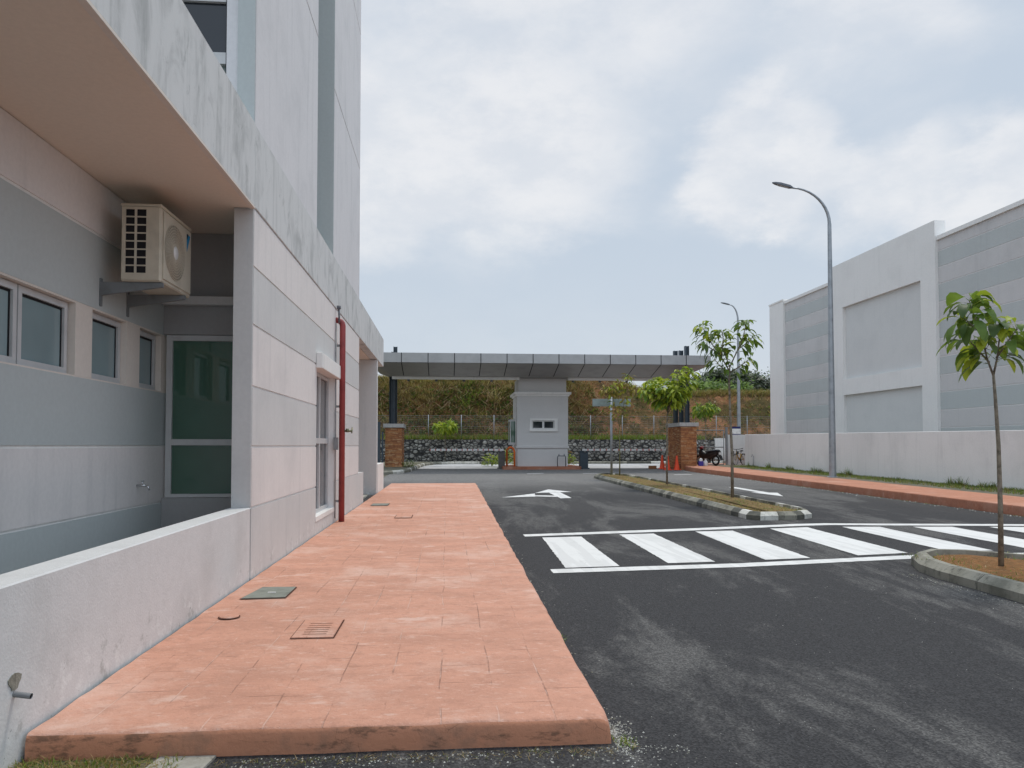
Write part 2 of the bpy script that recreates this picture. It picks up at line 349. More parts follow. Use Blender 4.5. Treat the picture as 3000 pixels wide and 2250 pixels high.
leaf('grass_green', (.13, .19, .04), (.16, .19, .05)); leaf('grass_fresh', (.23, .34, .05), (.18, .27, .045)); leaf('grass_dry', (.40, .29, .11), (.30, .20, .075)); leaf('grass_straw', (.52, .40, .22), (.42, .29, .14)); leaf('grass_brown', (.25, .145, .07), (.18, .105, .05), .25); leaf('grass_dark', (.085, .105, .035), (.065, .08, .03), .25)
leaf('leaf_red', (.22, .05, .03), (.15, .04, .02))

# ------------------------------------------------------------------ mesh builder
class MB:
    def __init__(s): s.v = []; s.f = []; s.mi = []; s.sm = []
    def add(s, vs, fs, mat=0, smooth=False):
        o = len(s.v); s.v += [tuple(p) for p in vs]
        for f in fs: s.f.append(tuple(o+i for i in f)); s.mi.append(mat); s.sm.append(smooth)
        return s
    def box(s, x0, x1, y0, y1, z0, z1, mat=0):
        vs = [(x, y, z) for z in (z0, z1) for y in (y0, y1) for x in (x0, x1)]
        return s.add(vs, [(0, 2, 3, 1), (4, 5, 7, 6), (0, 1, 5, 4), (2, 6, 7, 3), (0, 4, 6, 2), (1, 3, 7, 5)], mat)
    def cbox(s, x0, x1, y0, y1, z0, z1, b, mat=0):
        """box with chamfered edges"""
        xs = (x0, x1); ys = (y0, y1); zs = (z0, z1); vs = []; idx = {}
        def sg(i): return 1 if i == 0 else -1
        for i in (0, 1):
            for j in (0, 1):
                for k in (0, 1):
                    X, Y, Z = xs[i], ys[j], zs[k]; a, c, d = b*sg(i), b*sg(j), b*sg(k)
                    idx[i, j, k, 0] = len(vs); vs.append((X, Y+c, Z+d))
                    idx[i, j, k, 1] = len(vs); vs.append((X+a, Y, Z+d))
                    idx[i, j, k, 2] = len(vs); vs.append((X+a, Y+c, Z))
        fs = []
        for i in (0, 1): fs.append([idx[i, 0, 0, 0], idx[i, 1, 0, 0], idx[i, 1, 1, 0], idx[i, 0, 1, 0]][::(-1 if i == 0 else 1)])
        for j in (0, 1): fs.append([idx[0, j, 0, 1], idx[1, j, 0, 1], idx[1, j, 1, 1], idx[0, j, 1, 1]][::(1 if j == 0 else -1)])
        for k in (0, 1): fs.append([idx[0, 0, k, 2], idx[1, 0, k, 2], idx[1, 1, k, 2], idx[0, 1, k, 2]][::(-1 if k == 0 else 1)])
        for j in (0, 1):
            for k in (0, 1): fs.append([idx[0, j, k, 1], idx[1, j, k, 1], idx[1, j, k, 2], idx[0, j, k, 2]])
        for i in (0, 1):
            for k in (0, 1): fs.append([idx[i, 0, k, 0], idx[i, 1, k, 0], idx[i, 1, k, 2], idx[i, 0, k, 2]])
        for i in (0, 1):
            for j in (0, 1): fs.append([idx[i, j, 0, 0], idx[i, j, 1, 0], idx[i, j, 1, 1], idx[i, j, 0, 1]])
        for i in (0, 1):
            for j in (0, 1):
                for k in (0, 1): fs.append([idx[i, j, k, 0], idx[i, j, k, 1], idx[i, j, k, 2]])
        return s.add(vs, fs, mat)
    def prism(s, poly, d, mat=0):
        """poly: 3-D points; d: extrusion vector"""
        n = len(poly); d = Vector(d); vs = [Vector(p) for p in poly] + [Vector(p)+d for p in poly]
        return s.add(vs, [tuple(range(n))[::-1], tuple(range(n, 2*n))] + [(i, (i+1) % n, n+(i+1) % n, n+i) for i in range(n)], mat)
    def quad(s, a, b, c, d, mat=0): return s.add([a, b, c, d], [(0, 1, 2, 3)], mat)
    def tube(s, pts, rad, n=10, mat=0, cap=True, smooth=True):
        pts = [Vector(p) for p in pts]
        if isinstance(rad, (int, float)): rad = [rad]*len(pts)
        vs = []; ref = None
        for i, p in enumerate(pts):
            t = (pts[min(i+1, len(pts)-1)] - pts[max(i-1, 0)]).normalized()
            if ref is None: ref = t.orthogonal().normalized()
            ref = (ref - t*ref.dot(t)).normalized(); bi = t.cross(ref)
            for k in range(n):
                a = 2*math.pi*k/n; vs.append(p + (ref*math.cos(a) + bi*math.sin(a))*rad[i])
        fs = [(i*n+k, i*n+(k+1) % n, (i+1)*n+(k+1) % n, (i+1)*n+k) for i in range(len(pts)-1) for k in range(n)]
        s.add(vs, fs, mat, smooth)
        if cap:
            o = len(s.v)-len(vs)
            s.f.append(tuple(o+k for k in range(n))[::-1]); s.mi.append(mat); s.sm.append(False)
            s.f.append(tuple(o+(len(pts)-1)*n+k for k in range(n))); s.mi.append(mat); s.sm.append(False)
        return s
    def lathe(s, prof, c, axis='z', n=20, mat=0, smooth=True):
        vs = []
        for r_, h in prof:
            for k in range(n):
                a = 2*math.pi*k/n; u, w = r_*math.cos(a), r_*math.sin(a)
                vs.append({'z': (c[0]+u, c[1]+w, c[2]+h), 'x': (c[0]+h, c[1]+u, c[2]+w), 'y': (c[0]+w, c[1]+h, c[2]+u)}[axis])
        return s.add(vs, [(i*n+k, i*n+(k+1) % n, (i+1)*n+(k+1) % n, (i+1)*n+k) for i in range(len(prof)-1) for k in range(n)], mat, smooth)
    def torus(s, c, Rr, r_, axis='y', n=28, m_=8, mat=0):
        vs = []
        for i in range(n):
            a = 2*math.pi*i/n
            for j in range(m_):
                b = 2*math.pi*j/m_; q = Rr + r_*math.cos(b); w = r_*math.sin(b); u, v = q*math.cos(a), q*math.sin(a)
                vs.append({'y': (c[0]+u, c[1]+w, c[2]+v), 'x': (c[0]+w, c[1]+u, c[2]+v), 'z': (c[0]+u, c[1]+v, c[2]+w)}[axis])
        return s.add(vs, [(i*m_+j, ((i+1) % n)*m_+j, ((i+1) % n)*m_+(j+1) % m_, i*m_+(j+1) % m_) for i in range(n) for j in range(m_)], mat, True)
    def xform(s, mtx): s.v = [tuple(mtx @ Vector(p)) for p in s.v]; return s
    def build(s, name, mats, parent=None, kind=None, label=None, cat=None, group=None, local=False):
        if isinstance(mats, str): mats = [mats]
        off = Vector((0, 0, 0))
        if parent is not None and not local:
            p = parent
            while p: off += p.location; p = p.parent
        me = bpy.data.meshes.new(name); me.from_pydata([tuple(Vector(v)-off) for v in s.v] if off.length else s.v, [], s.f)
        for q in mats: me.materials.append(M[q])
        me.polygons.foreach_set('material_index', s.mi); me.polygons.foreach_set('use_smooth', s.sm); me.update()
        o = bpy.data.objects.new(name, me); COL.objects.link(o)
        if parent is not None: o.parent = parent
        tag(o, label, cat, group, kind); return o
def tag(o, label=None, cat=None, group=None, kind=None):
    for k, v in (('label', label), ('category', cat), ('group', group), ('kind', kind)):
        if v: o[k] = v
    return o
def thing(name, label, cat, loc=(0, 0, 0), group=None, rz=0):
    o = bpy.data.objects.new(name, None); COL.objects.link(o); o.location = loc; o.rotation_euler = (0, 0, rz); o.empty_display_size = .2
    return tag(o, label, cat, group)
def g(y): return 0. if y < 13 else .0085*(min(y, 49.4)-13)
def nz(x, y=0., z=0.): return noise.noise(Vector((x, y, z)))

# ------------------------------------------------------------------ ground, roads
mb = MB()
def strip(mb, x0, x1, ys, dz, mat=0, ny=None):
    vs = []
    for y in ys: vs += [(x0, y, g(y)+dz), (x1, y, g(y)+dz)]
    mb.add(vs, [(2*i, 2*i+1, 2*i+3, 2*i+2) for i in range(len(ys)-1)], mat)
strip(mb, -500, 500, [-500, 13, 49.4, 900], -.03); mb.build('ground', 'ground_soil', kind='structure')
mb = MB(); strip(mb, -2.6, 12.4, [-60, 13, 41.6], .0); mb.build('road', 'asphalt', kind='structure')
mb = MB(); strip(mb, -1.9, 30, [41.6, 49.4], .0); mb.build('concrete_apron', 'apron_concrete', kind='structure')

def flat(mb, pts, dz=.005, mat=0):
    q = []
    for (x0, y0), (x1, y1) in zip(pts, pts[1:]+pts[:1]):
        L = math.hypot(x1-x0, y1-y0); n = max(1, int(L/.10))
        for i in range(n):
            t = i/n; j = .011*nz(x0*3+t*L*9, y0*5, 2)+.006*nz(t*L*31, x1, y1) if 0 < i else 0
            q.append((x0+(x1-x0)*t-(y1-y0)/L*j, y0+(y1-y0)*t+(x1-x0)/L*j))
    mb.add([(x, y, g(y)+dz) for x, y in q], [tuple(range(len(q)))], mat)
def band(mb, pts, w, dz=.005):
    for (a, b) in zip(pts[:-1], pts[1:]):
        flat(mb, [(a[0], a[1]-w/2), (b[0], b[1]-w/2), (b[0], b[1]+w/2), (a[0], a[1]+w/2)], dz)
mb = MB()
band(mb, [(1.28, 12.75), (4.39, 13.4), (6.6, 13.95), (7.17, 14.02), (8.0, 13.9), (10.6, 13.6), (11.9, 13.4)], .30)
band(mb, [(1.25, 9.12), (3.66, 9.38), (6.33, 9.90), (8.5, 10.0), (11.9, 9.9)], .28)
for q in ([(1.55, 12.45), (2.2, 12.52), (2.14, 9.44), (1.45, 9.36)], [(2.89, 12.77), (3.5, 12.85), (3.45, 9.69), (2.81, 9.62)], [(4.3, 13.08), (5.0, 13.16), (4.82, 9.9), (4.16, 9.8)], [(5.78, 13.40), (6.55, 13.55), (6.40, 10.25), (5.58, 10.08)],
          [(7.22, 13.58), (7.91, 13.52), (7.76, 10.38), (7.08, 10.36)], [(8.52, 13.48), (9.24, 13.42), (9.1, 10.4), (8.4, 10.4)], [(9.9, 13.35), (10.6, 13.28), (10.5, 10.4), (9.8, 10.4)], [(11.2, 13.22), (11.8, 13.18), (11.75, 10.35), (11.1, 10.35)]):
    flat(mb, q[::-1])
mb.build('crosswalk_marking', 'road_paint', kind='structure')
mb = MB()      # straight-on and left arrow in the near lane
flat(mb, [(3.07, 20.66), (3.39, 20.75), (3.40, 22.95), (3.04, 22.85)]); flat(mb, [(2.62, 22.75), (3.78, 23.1), (3.22, 24.3)], .006)
flat(mb, [(3.05, 21.15), (3.05, 21.65), (2.46, 21.8), (2.46, 21.4)], .006); flat(mb, [(2.46, 21.3), (2.58, 22.5), (1.50, 21.05)], .007)
mb.build('arrow_marking', 'road_paint', kind='structure')
mb = MB()      # arrow toward the camera in the far lane
flat(mb, [(9.12, 22.5), (9.86, 22.3), (9.40, 20.9)], .006); flat(mb, [(9.34, 22.45), (9.64, 22.4), (9.62, 25.0), (9.36, 25.0)]); mb.build('arrow_marking', 'road_paint', kind='structure')
mb = MB(); flat(mb, [(3.7, 35.2), (4.5, 35.5), (4.5, 35.75), (3.7, 35.45)]); flat(mb, [(10.2, 33.8), (11.0, 33.8), (11.0, 34.05), (10.2, 34.05)]); flat(mb, [(6.3, 35.3), (7.0, 35.3), (7.0, 35.5), (6.3, 35.5)]); mb.build('lane_marking', 'road_paint', kind='structure')

# left pavement
def pav_edge(y):
    e = .83 + (.06*(y-3.9)/6.7 if y < 10.6 else .06 + .18*((y-10.6)/17))
    return e + .022*nz(y*1.3) + .012*nz(y*4, 3) + .006*nz(y*13, 5)
def slab(name, x0, edge, rows, zt, mats, edge_y0=True):
    mb = MB(); cols = [0, .03]+[i/26 for i in range(2, 26)]+[.985]; tail = [(-.055, 0), (-.03, .005), (-.013, .017), (-.003, .04), (.002, .075), (.004, .20)]
    vs = []; W = len(cols)+len(tail)
    for (y, dr, yo) in rows:
        xe = edge(y)
        for c in cols: vs.append((x0+(xe-.05-x0)*c+(.010*nz(y*3.1, 8)+.006*nz(y*11, 2) if c == 0 else 0), y+.010*nz(c*9, y)*(1 if yo else 0), zt(y)-dr+.006*nz(c*7, y*1.5)+.003*nz(c*17, y*4)))
        for o, d in tail:
            dd = min(d+dr, .22); vs.append((xe+o, y, zt(y)-dd+.003*nz(o*9, y*2)))
    fs = []; mt = []
    for i in range(len(rows)-1):
        for j in range(W-1):
            fs.append((i*W+j, i*W+j+1, (i+1)*W+j+1, (i+1)*W+j)); side = j >= W-3 or (rows[i][1] >= .03 or rows[i+1][1] >= .03) and rows[i+1][0] < rows[3][0]+.2
            mt.append(1 if side else 0)
    o = len(mb.v); mb.v += vs
    for f, m_ in zip(fs, mt): mb.f.append(f); mb.mi.append(m_); mb.sm.append(True)
    return mb.build(name, mats, kind='structure')
rows = [(3.86, .20, 1), (3.862, .075, 1), (3.866, .032, 1), (3.875, .012, 1), (3.89, .003, 1)] + [(3.92+.1*i, 0, 0) for i in range(242)] + [(28.2, .01, 0), (28.3, .08, 0), (28.32, .2, 0)]
slab('pavement', -1.984, pav_edge, rows, lambda y: .13, ['terracotta', 'terracotta_face'])
# right sidewalk, kerb face toward the road
mb = MB(); ys = [-20+.5*i for i in range(122)]; W = 7; vs = []
for y in ys:
    xe = 11.98 + .015*nz(y*1.7) + (.55*max(0, (y-36)/4)**2 if y > 36 else 0); zt = g(y)+.215
    vs += [(xe-.006, y, g(y)-.02), (xe, y, zt-.03), (xe+.012, y, zt-.008), (xe+.035, y, zt), (12.7, y, zt+.004*nz(y)), (13.4, y, zt+.004*nz(y, 4)), (13.86+.03*nz(y*2), y, zt)]
mb.add(vs, [(i*W+j, (i+1)*W+j, (i+1)*W+j+1, i*W+j+1) for i in range(len(ys)-1) for j in range(W-1)], 0, True)
for k in range(len(mb.mi)): mb.mi[k] = 1 if k % 6 < 2 else 0
mb.build('sidewalk', ['terracotta_far', 'terracotta_plain'], kind='structure')
mb = MB(); ys = [-20+1.*i for i in range(61)]; vs = []
for y in ys: vs += [(13.84, y, g(y)+.20), (14.5, y, g(y)+.22+.02*nz(y)), (15.32, y, g(y)+.24), (18.0, y, g(y)+.24)]
mb.add(vs, [(i*4+j, i*4+j+1, (i+1)*4+j+1, (i+1)*4+j) for i in range(len(ys)-1) for j in range(3)], 0); mb.build('verge', 'ground_soil', kind='structure')
mb = MB(); mb.box(13.86, 18, 38.6, 45, .1, .425); mb.box(12.93, 13.87, 40.0, 45, .1, .424); mb.build('gate_pavement', 'terracotta_far', kind='structure')

# ------------------------------------------------------------------ traffic islands
def island(outline, zoff, stones, soil, kerb_name, soil_name, kmats):
    """kerb of separate stones with a chamfered outer edge round a closed outline (counter-clockwise)"""
    P = [Vector((x, y, 0)) for x, y in outline]; n = len(P); nor = []
    for i in range(n):
        a = (P[i]-P[i-1]).normalized(); b = (P[(i+1) % n]-P[i]).normalized(); t = (a+b).normalized(); nv = Vector((-t.y, t.x, 0)); nor.append(nv/max(.5, nv.dot(Vector((-a.y, a.x, 0)))))
    prof = [(0, -.03), (0, .09), (.085, .16), (.165, .16), (.175, .05)]
    mb = MB(); k = 0
    for i in range(n):
        j = (i+1) % n; L = (P[j]-P[i]).length; m_ = max(1, round(L/stones))
        for q in range(m_):
            g0, g1 = q/m_ + (.006/L if q else 0), (q+1)/m_ - (.006/L if q < m_-1 else 0); vs = []
            for t in (g0, g1):
                p = P[i].lerp(P[j], t); nv = nor[i].lerp(nor[j], t); w = .006*nz(k*3.1, t)
                for o, z in prof: vs.append((p.x+nv.x*(o+w), p.y+nv.y*(o+w), g(p.y)+z+.004*nz(k*1.7)))
            mt = kmats(k, p)
            mb.add(vs, [(a, a+1, 5+a+1, 5+a) for a in range(4)] + [(0, 5, 9, 4), (0, 1, 2, 3, 4), (9, 8, 7, 6, 5)], mt); k += 1
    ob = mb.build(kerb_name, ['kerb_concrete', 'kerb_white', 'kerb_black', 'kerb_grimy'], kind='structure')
    c = sum(P, Vector())/n; mb = MB(); ring = []
    rings = [(.13, .085), (.3, .115), (.55, .135)]; vs = []
    for o, z in rings:
        for i in range(n):
            p = P[i]+nor[i]*o; vs.append((p.x, p.y, g(p.y)+z+.02*nz(p.x*3, p.y*3)))
    vs.append((c.x, c.y, g(c.y)+.14))
    fs = [(r_*n+i, r_*n+(i+1) % n, (r_+1)*n+(i+1) % n, (r_+1)*n+i) for r_ in range(2) for i in range(n)] + [(2*n+i, 2*n+(i+1) % n, 3*n) for i in range(n)]
    mb.add(vs, fs, 0, True); mb.build(soil_name, soil, kind='structure')
I1 = [(6.0, 15.05), (6.18, 14.78), (6.95, 14.82), (7.42, 15.15), (7.62, 15.8)]
I1 += [(7.62+.04*math.sin((y-15.8)/3), y) for y in [17+i*1.1 for i in range(12)]] + [(7.5, 31.0), (7.2, 32.0), (6.75, 32.4), (6.3, 32.0), (6.02, 31.2)] + [(6.0, y) for y in [29.5-i*1.1 for i in range(13)]]
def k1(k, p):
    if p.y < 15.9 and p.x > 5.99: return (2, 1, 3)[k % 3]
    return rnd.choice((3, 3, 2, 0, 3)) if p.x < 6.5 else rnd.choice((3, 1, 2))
island(I1, 0, .36, 'island_soil', 'island_kerb', 'island_soil', k1)
I2 = [(5.46, 6.9), (5.42, 5.0), (5.45, 2.0), (7.4, 2.0), (7.4, 5.0), (7.42, 8.2), (7.2, 9.0), (6.7, 9.5), (6.25, 9.62), (5.85, 9.3), (5.6, 8.75), (5.52, 8.3)]
island(I2, 0, .75, 'island_earth', 'island_kerb', 'island_soil', lambda k, p: 0)

# left kerb by the gate
def kerb_line(pts, mats, name, pat, seg=.6):
    mb = MB(); k = 0; P = [Vector((x, y, 0)) for x, y in pts]
    for a, b in zip(P[:-1], P[1:]):
        d = b-a; L = d.length; nv = Vector((d.y, -d.x, 0)).normalized(); m_ = max(1, round(L/seg))
        for q in range(m_):
            vs = []
            for t in (q/m_, (q+1)/m_-.012/L):
                p = a.lerp(b, t)
                for o, z in [(0, -.03), (0, .10), (-.06, .16), (-.17, .16), (-.17, -.03)]: vs.append((p.x+nv.x*o, p.y+nv.y*o, g(p.y)+z))
            mb.add(vs, [(e, e+1, 5+e+1, 5+e) for e in range(4)] + [(0, 1, 2, 3, 4), (9, 8, 7, 6, 5)], pat(k)); k += 1
    return mb.build(name, mats, kind='structure')
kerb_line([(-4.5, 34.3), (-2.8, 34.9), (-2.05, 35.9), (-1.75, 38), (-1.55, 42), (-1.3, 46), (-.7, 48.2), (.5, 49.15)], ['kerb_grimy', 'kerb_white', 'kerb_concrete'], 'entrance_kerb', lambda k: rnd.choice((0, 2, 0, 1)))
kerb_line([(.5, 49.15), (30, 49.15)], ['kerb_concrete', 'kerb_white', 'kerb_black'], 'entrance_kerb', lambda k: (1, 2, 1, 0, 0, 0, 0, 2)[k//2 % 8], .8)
mb = MB(); mb.add([(-30, 34.6, .33), (-4.4, 34.5, .33), (-2.95, 35.05, .33), (-2.22, 35.95, .34), (-1.92, 38, .36), (-1.72, 42, .39), (-1.47, 46, .42), (-.85, 48.3, .44), (.5, 49.3, .45), (.5, 50.1, .45), (-30, 50.1, .45)], [tuple(range(11))]); mb.build('verge', 'ground_soil', kind='structure')

# ------------------------------------------------------------------ LEFT BUILDING
B = thing('office_building', 'pale grey banded office building with tall tower and recessed service yard along the terracotta pavement', 'building', (-2.6, 12, 0))
bandz = [(0.0, .848, 1), (.872, 1.476, 0), (1.50, 2.098, 1), (2.122, 2.738, 0), (2.762, 3.345, 1), (3.369, 3.955, 0)]
def banded(mb, x, y0, y1, openings=(), x_in=-2.2, zs=(0, 3.97)):
    """wall along Y with proud bands and holes (y0,y1,z0,z1)"""
    ys = sorted({y0, y1, *[o[0] for o in openings], *[o[1] for o in openings]})
    for a, b in zip(ys[:-1], ys[1:]):
        cut = [o for o in openings if o[0] <= a and o[1] >= b]
        def segs(z0, z1):
            out = [(z0, z1)]
            for o in cut:
                nx = []
                for s0, s1 in out:
                    if o[2] > s0: nx.append((s0, min(s1, o[2])))
                    if o[3] < s1: nx.append((max(s0, o[3]), s1))
                out = [q for q in nx if q[1]-q[0] > .004]
            return out
        for s0, s1 in segs(*zs): mb.box(x_in, x-.014, a, b, s0, s1, 2)
        for z0, z1, mt in bandz:
            for s0, s1 in segs(z0, z1): mb.box(x-.014, x, a, b, s0, s1, mt)
wm = ['paint_light', 'paint_grey', 'paint_groove']
mb = MB(); banded(mb, -2.0, 8.125, 17.75, [(12.04, 13.94, .36, 2.70)]); mb.build('wall', wm, B)
mb = MB(); mb.box(-2.198, -2.006, 8.105, 8.124, .86, 3.969, 0); mb.build('pillar', 'paint_grey', B)     # return of the wing wall seen from the yard
mb = MB(); mb.cbox(-2.21, -2.004, -4, 8.1, -.1, .86, .008); mb.build('yard_parapet', 'paint_low_wall', B)
mb = MB(); mb.box(-2.199, -2.001, 17.752, 18.8, 0, .86, 1); mb.build('plinth', wm, B)
mb = MB(); mb.cbox(-2.2, -1.985, -4, 8.09, 3.97, 4.84, .006); mb.build('parapet', 'parapet', B)
mb = MB(); mb.cbox(-2.2, -1.99, 8.105, 24.4, 3.972, 4.835, .006); mb.build('parapet', 'parapet', B)
mb = MB(); mb.box(-2.03, -1.98, -4, 8.08, 3.945, 3.968, 0); mb.build('drip_edge', 'paint_cream', B)
mb = MB(); mb.box(-3.3, -2.201, -4, 9.2, 3.957, 4.15, 0); mb.box(-2.201, -2.031, -4, 8.08, 3.957, 3.9685, 0); mb.build('soffit', 'paint_soffit', B)
# porch at the far end
mb = MB(); mb.box(-5.5, -2.2, 17.76, 24.3, 3.96, 4.1, 0); mb.build('soffit', 'paint_soffit', B)
mb = MB(); mb.box(-5.0, -2.004, 22.3, 22.6, 0, 3.955, 0); mb.build('porch_pier', 'paint_grey', B)
mb = MB(); mb.box(-5.2, -5.0, 17.76, 24.3, 0, 3.955, 0); mb.build('porch_wall', 'paint_grey', B)
mb = MB(); mb.box(-5.0, -2.2, 17.3, 17.75, 0, 3.95, 0); mb.build('porch_wall', 'paint_grey', B)
mb = MB(); mb.box(-2.2, -1.99, 22.605, 24.6, 0, .95, 0); mb.build('plinth', 'paint_white', B)
mb = MB(); mb.box(-4.99, -2.21, 17.76, 22.29, 0.0, .11, 0); mb.build('porch_floor', 'slab_concrete', B)
mb = MB(); mb.box(-9, -2.21, -4, 24.3, 4.35, 4.5, 0); mb.build('roof', 'slab_concrete', B)
# service yard
def yard_wall():
    mb = MB(); ops = [(4.60, 6.98, 2.11, 2.745), (7.30, 8.06, 2.11, 2.745), (8.39, 9.0, 2.11, 2.745)]
    ys = sorted({-4, 9.2, *[o[0] for o in ops], *[o[1] for o in ops]}); bz = [(-.1, .848, 1), (.872, 1.476, 0), (1.50, 2.098, 1), (2.112, 2.745, 3), (2.762, 3.44, 1), (3.47, 3.95, 0)]
    for a, b in zip(ys[:-1], ys[1:]):
        hole = any(o[0] <= a and o[1] >= b for o in ops)
        for z0, z1, mt in bz:
            if mt == 3 and hole: continue
            mb.box(-3.45, -3.23 if mt != 3 else -3.232, a, b, z0, z1, mt)
    for z in (.848, 1.476, 3.44): mb.box(-3.45, -3.242, -4, 9.2, z, z+.03, 2)
    for z0, z1 in ((2.098, 2.112), (2.745, 2.762)): mb.box(-3.45, -3.234, -4, 9.2, z0, z1, 3)
    mb.build('yard_wall', ['paint_light', 'paint_teal_and_shade', 'paint_white', 'paint_cream'], B)
    for y0, y1 in ((4.62, 5.38), (5.40, 6.17), (6.19, 6.96), (7.31, 8.05), (8.40, 8.99)):
        f = MB(); x0, x1 = -3.36, -3.29; w = .052; z0, z1 = 2.118, 2.738
        f.box(x0, x1, y0, y1, z0, z0+w); f.box(x0, x1, y0, y1, z1-w, z1); f.box(x0, x1, y0, y0+w, z0+w, z1-w); f.box(x0, x1, y1-w, y1, z0+w, z1-w)
        wo_ = f.build('window', 'alu_frame', B)
        p = MB(); p.box(-3.345, -3.318, y0+w, y1-w, z0+w, z1-w); p.build('pane', 'glass_blue', wo_)
        e = MB(); e.box(-3.318, -3.312, y0+w, y1-w, z1-w-.02, z1-w); e.box(-3.318, -3.312, y1-w-.016, y1-w, z0+w, z1-w-.02); e.build('gasket', 'joint_black', wo_)
yard_wall()
mb = MB()
RX0, RX1, RY = -3.228, -2.201, 9.06
for a_, b_, d_ in ((-.1, .90, 0), (2.77, 3.10, 0), (3.2, 3.953, .05)):
    mb = MB(); mb.box(RX0, RX1, RY+d_, RY+.12+d_, a_, b_, 0); mb.build('rear_wall', 'paint_rear_shade', B)
mb = MB(); mb.cbox(RX0+.001, RX1, RY-.09, RY+.12, 3.102, 3.198, .005); mb.build('ledge', 'paint_grey', B)
f = MB(); w = .065; z0, z1 = .905, 2.765; xa, xb = -3.20, -2.205
f.box(xa, xb, RY+.02, RY+.09, z0, z0+.04); f.box(xa, xb, RY+.02, RY+.09, z1-w, z1); f.box(xa, xa+w, RY+.02, RY+.09, z0+.04, z1-w); f.box(xb-w, xb, RY+.02, RY+.09, z0+.04, z1-w); f.box(xa+w, xb-w, RY+.02, RY+.09, 1.50, 1.57)
fw_ = f.build('window', 'alu_frame', B)
p = MB(); p.box(xa+w, xb-w, RY+.05, RY+.065, z0+.04, 1.50); p.build('pane', 'glass_green', fw_); p = MB(); p.box(xa+w, xb-w, RY+.05, RY+.065, 1.57, z1-w); p.build('pane', 'glass_green', fw_)
mb = MB(); mb.box(-3.45, -2.2, -4, 9.2, -.12, 0.0); mb.build('yard_floor', 'slab_concrete', B)
# tall window of the side wall
f = MB(); x0, x1 = -2.17, -2.10; y0, y1, z0, z1 = 12.05, 13.93, .40, 2.69; ym = (y0+y1)/2; w = .06
f.box(x0, x1, y0, y1, z0, z0+w); f.box(x0, x1, y0, y1, z1-w, z1); f.box(x0, x1, y0, y1, 1.53, 1.62)
for a, b in ((y0, y0+w), (ym-.045, ym+.045), (y1-w, y1)):
    f.box(x0+.001, x1-.001, a, b, z0+w, 1.53); f.box(x0+.001, x1-.001, a, b, 1.62, z1-w)
wn_ = f.build('window', 'alu_frame', B)
for a, b in ((y0+w, ym-.045), (ym+.045, y1-w)):
    for c, d in ((z0+w, 1.53), (1.62, z1-w)):
        p = MB(); p.box(-2.15, -2.135, a, b, c, d); p.build('pane', 'glass_dark', wn_)
mb = MB(); mb.box(-2.099, -1.99, 12.02, 13.96, .33, .40); mb.build('window_sill', 'paint_white', B)
mb = MB(); mb.cbox(-1.999, -1.905, 11.98, 14.2, 2.69, 2.93, .006); mb.build('window_hood', 'paint_white', B)
# tower
mb = MB(); TZ = 17.0
mb.box(-2.3, -2.0, 8.12, 11.94, 4.84, 7.81, 0); mb.box(-2.3, -2.0, 8.12, 11.94, 7.835, 10.95, 0); mb.box(-2.3, -2.0, 8.12, 11.94, 10.975, TZ, 0)
mb.box(-2.3, -2.0, 13.68, 17.71, 4.84, 7.81, 0); mb.box(-2.3, -2.0, 13.68, 17.71, 7.835, 10.95, 0); mb.box(-2.3, -2.0, 13.68, 17.71, 10.975, TZ, 0)
mb.box(-2.31, -2.012, 8.13, 11.93, 4.84, TZ-.01, 2); mb.box(-2.31, -2.012, 13.69, 17.70, 4.84, TZ-.01, 2)
mb.box(-2.75, -2.45, 11.5, 14.1, 4.84, TZ-.02, 1); mb.box(-2.75, -2.301, 8.6, 11.5, 4.84, TZ-.03, 1); mb.box(-2.75, -2.301, 14.1, 17.69, 4.84, TZ-.03, 1)
mb.box(-9.0, -2.75, 17.3, 17.69, 4.5, TZ-.02, 1); mb.box(-9, -2.02, 8.2, 17.65, TZ-.01, TZ+.2, 0)
mb.build('tower', ['paint_tower', 'paint_teal_and_shade', 'joint_black'], B)
mb = MB(); mb.box(-2.302, -2.004, 13.655, 13.678, 4.84, TZ-.03, 0); mb.box(-2.18, -2.004, 8.095, 8.118, 4.84, TZ-.03, 0); mb.build('pilaster_shade', 'paint_teal_and_shade', B)  # skins on the tower returns, shade put into the darker paint
mb = MB(); mb.box(-9.0, -2.181, 8.14, 8.4, 6.28, TZ-.03, 0); mb.build('tower_front', 'paint_teal_and_shade', B)
f = MB(); fx0, fx1 = -8.0, -2.181
f.box(fx0, fx1, 8.15, 8.23, 6.15, 6.28); f.box(fx0, fx1, 8.13, 8.23, 5.48, 5.60); f.box(fx1-.012, fx1, 8.15, 8.23, 4.5, 5.48); f.box(fx1-.012, fx1, 8.15, 8.23, 5.60, 6.15)
tw = f.build('window', 'alu_frame', B)
p = MB(); p.box(fx0, fx1-.012, 8.19, 8.2, 5.60, 6.15); p.build('pane', 'glass_dark', tw); p = MB(); p.box(fx0, fx1-.012, 8.19, 8.2, 4.5, 5.48); p.build('pane', 'glass_frost', tw)

# air conditioner outdoor unit
A = thing('outdoor_unit', 'cream air conditioner outdoor unit on wall brackets in the service yard', 'air conditioner', (-3.0, 7.8, 3.0))
mb = MB(); ax0, ax1, ay0, ay1, az0, az1 = -3.03, -2.67, 7.38, 8.22, 3.03, 3.76
mb.cbox(ax0, ax1, ay0+.012, ay1, az0, az1-.03, .012); mb.cbox(ax0-.006, ax1+.008, ay0+.004, ay1+.006, az1-.03, az1, .01)
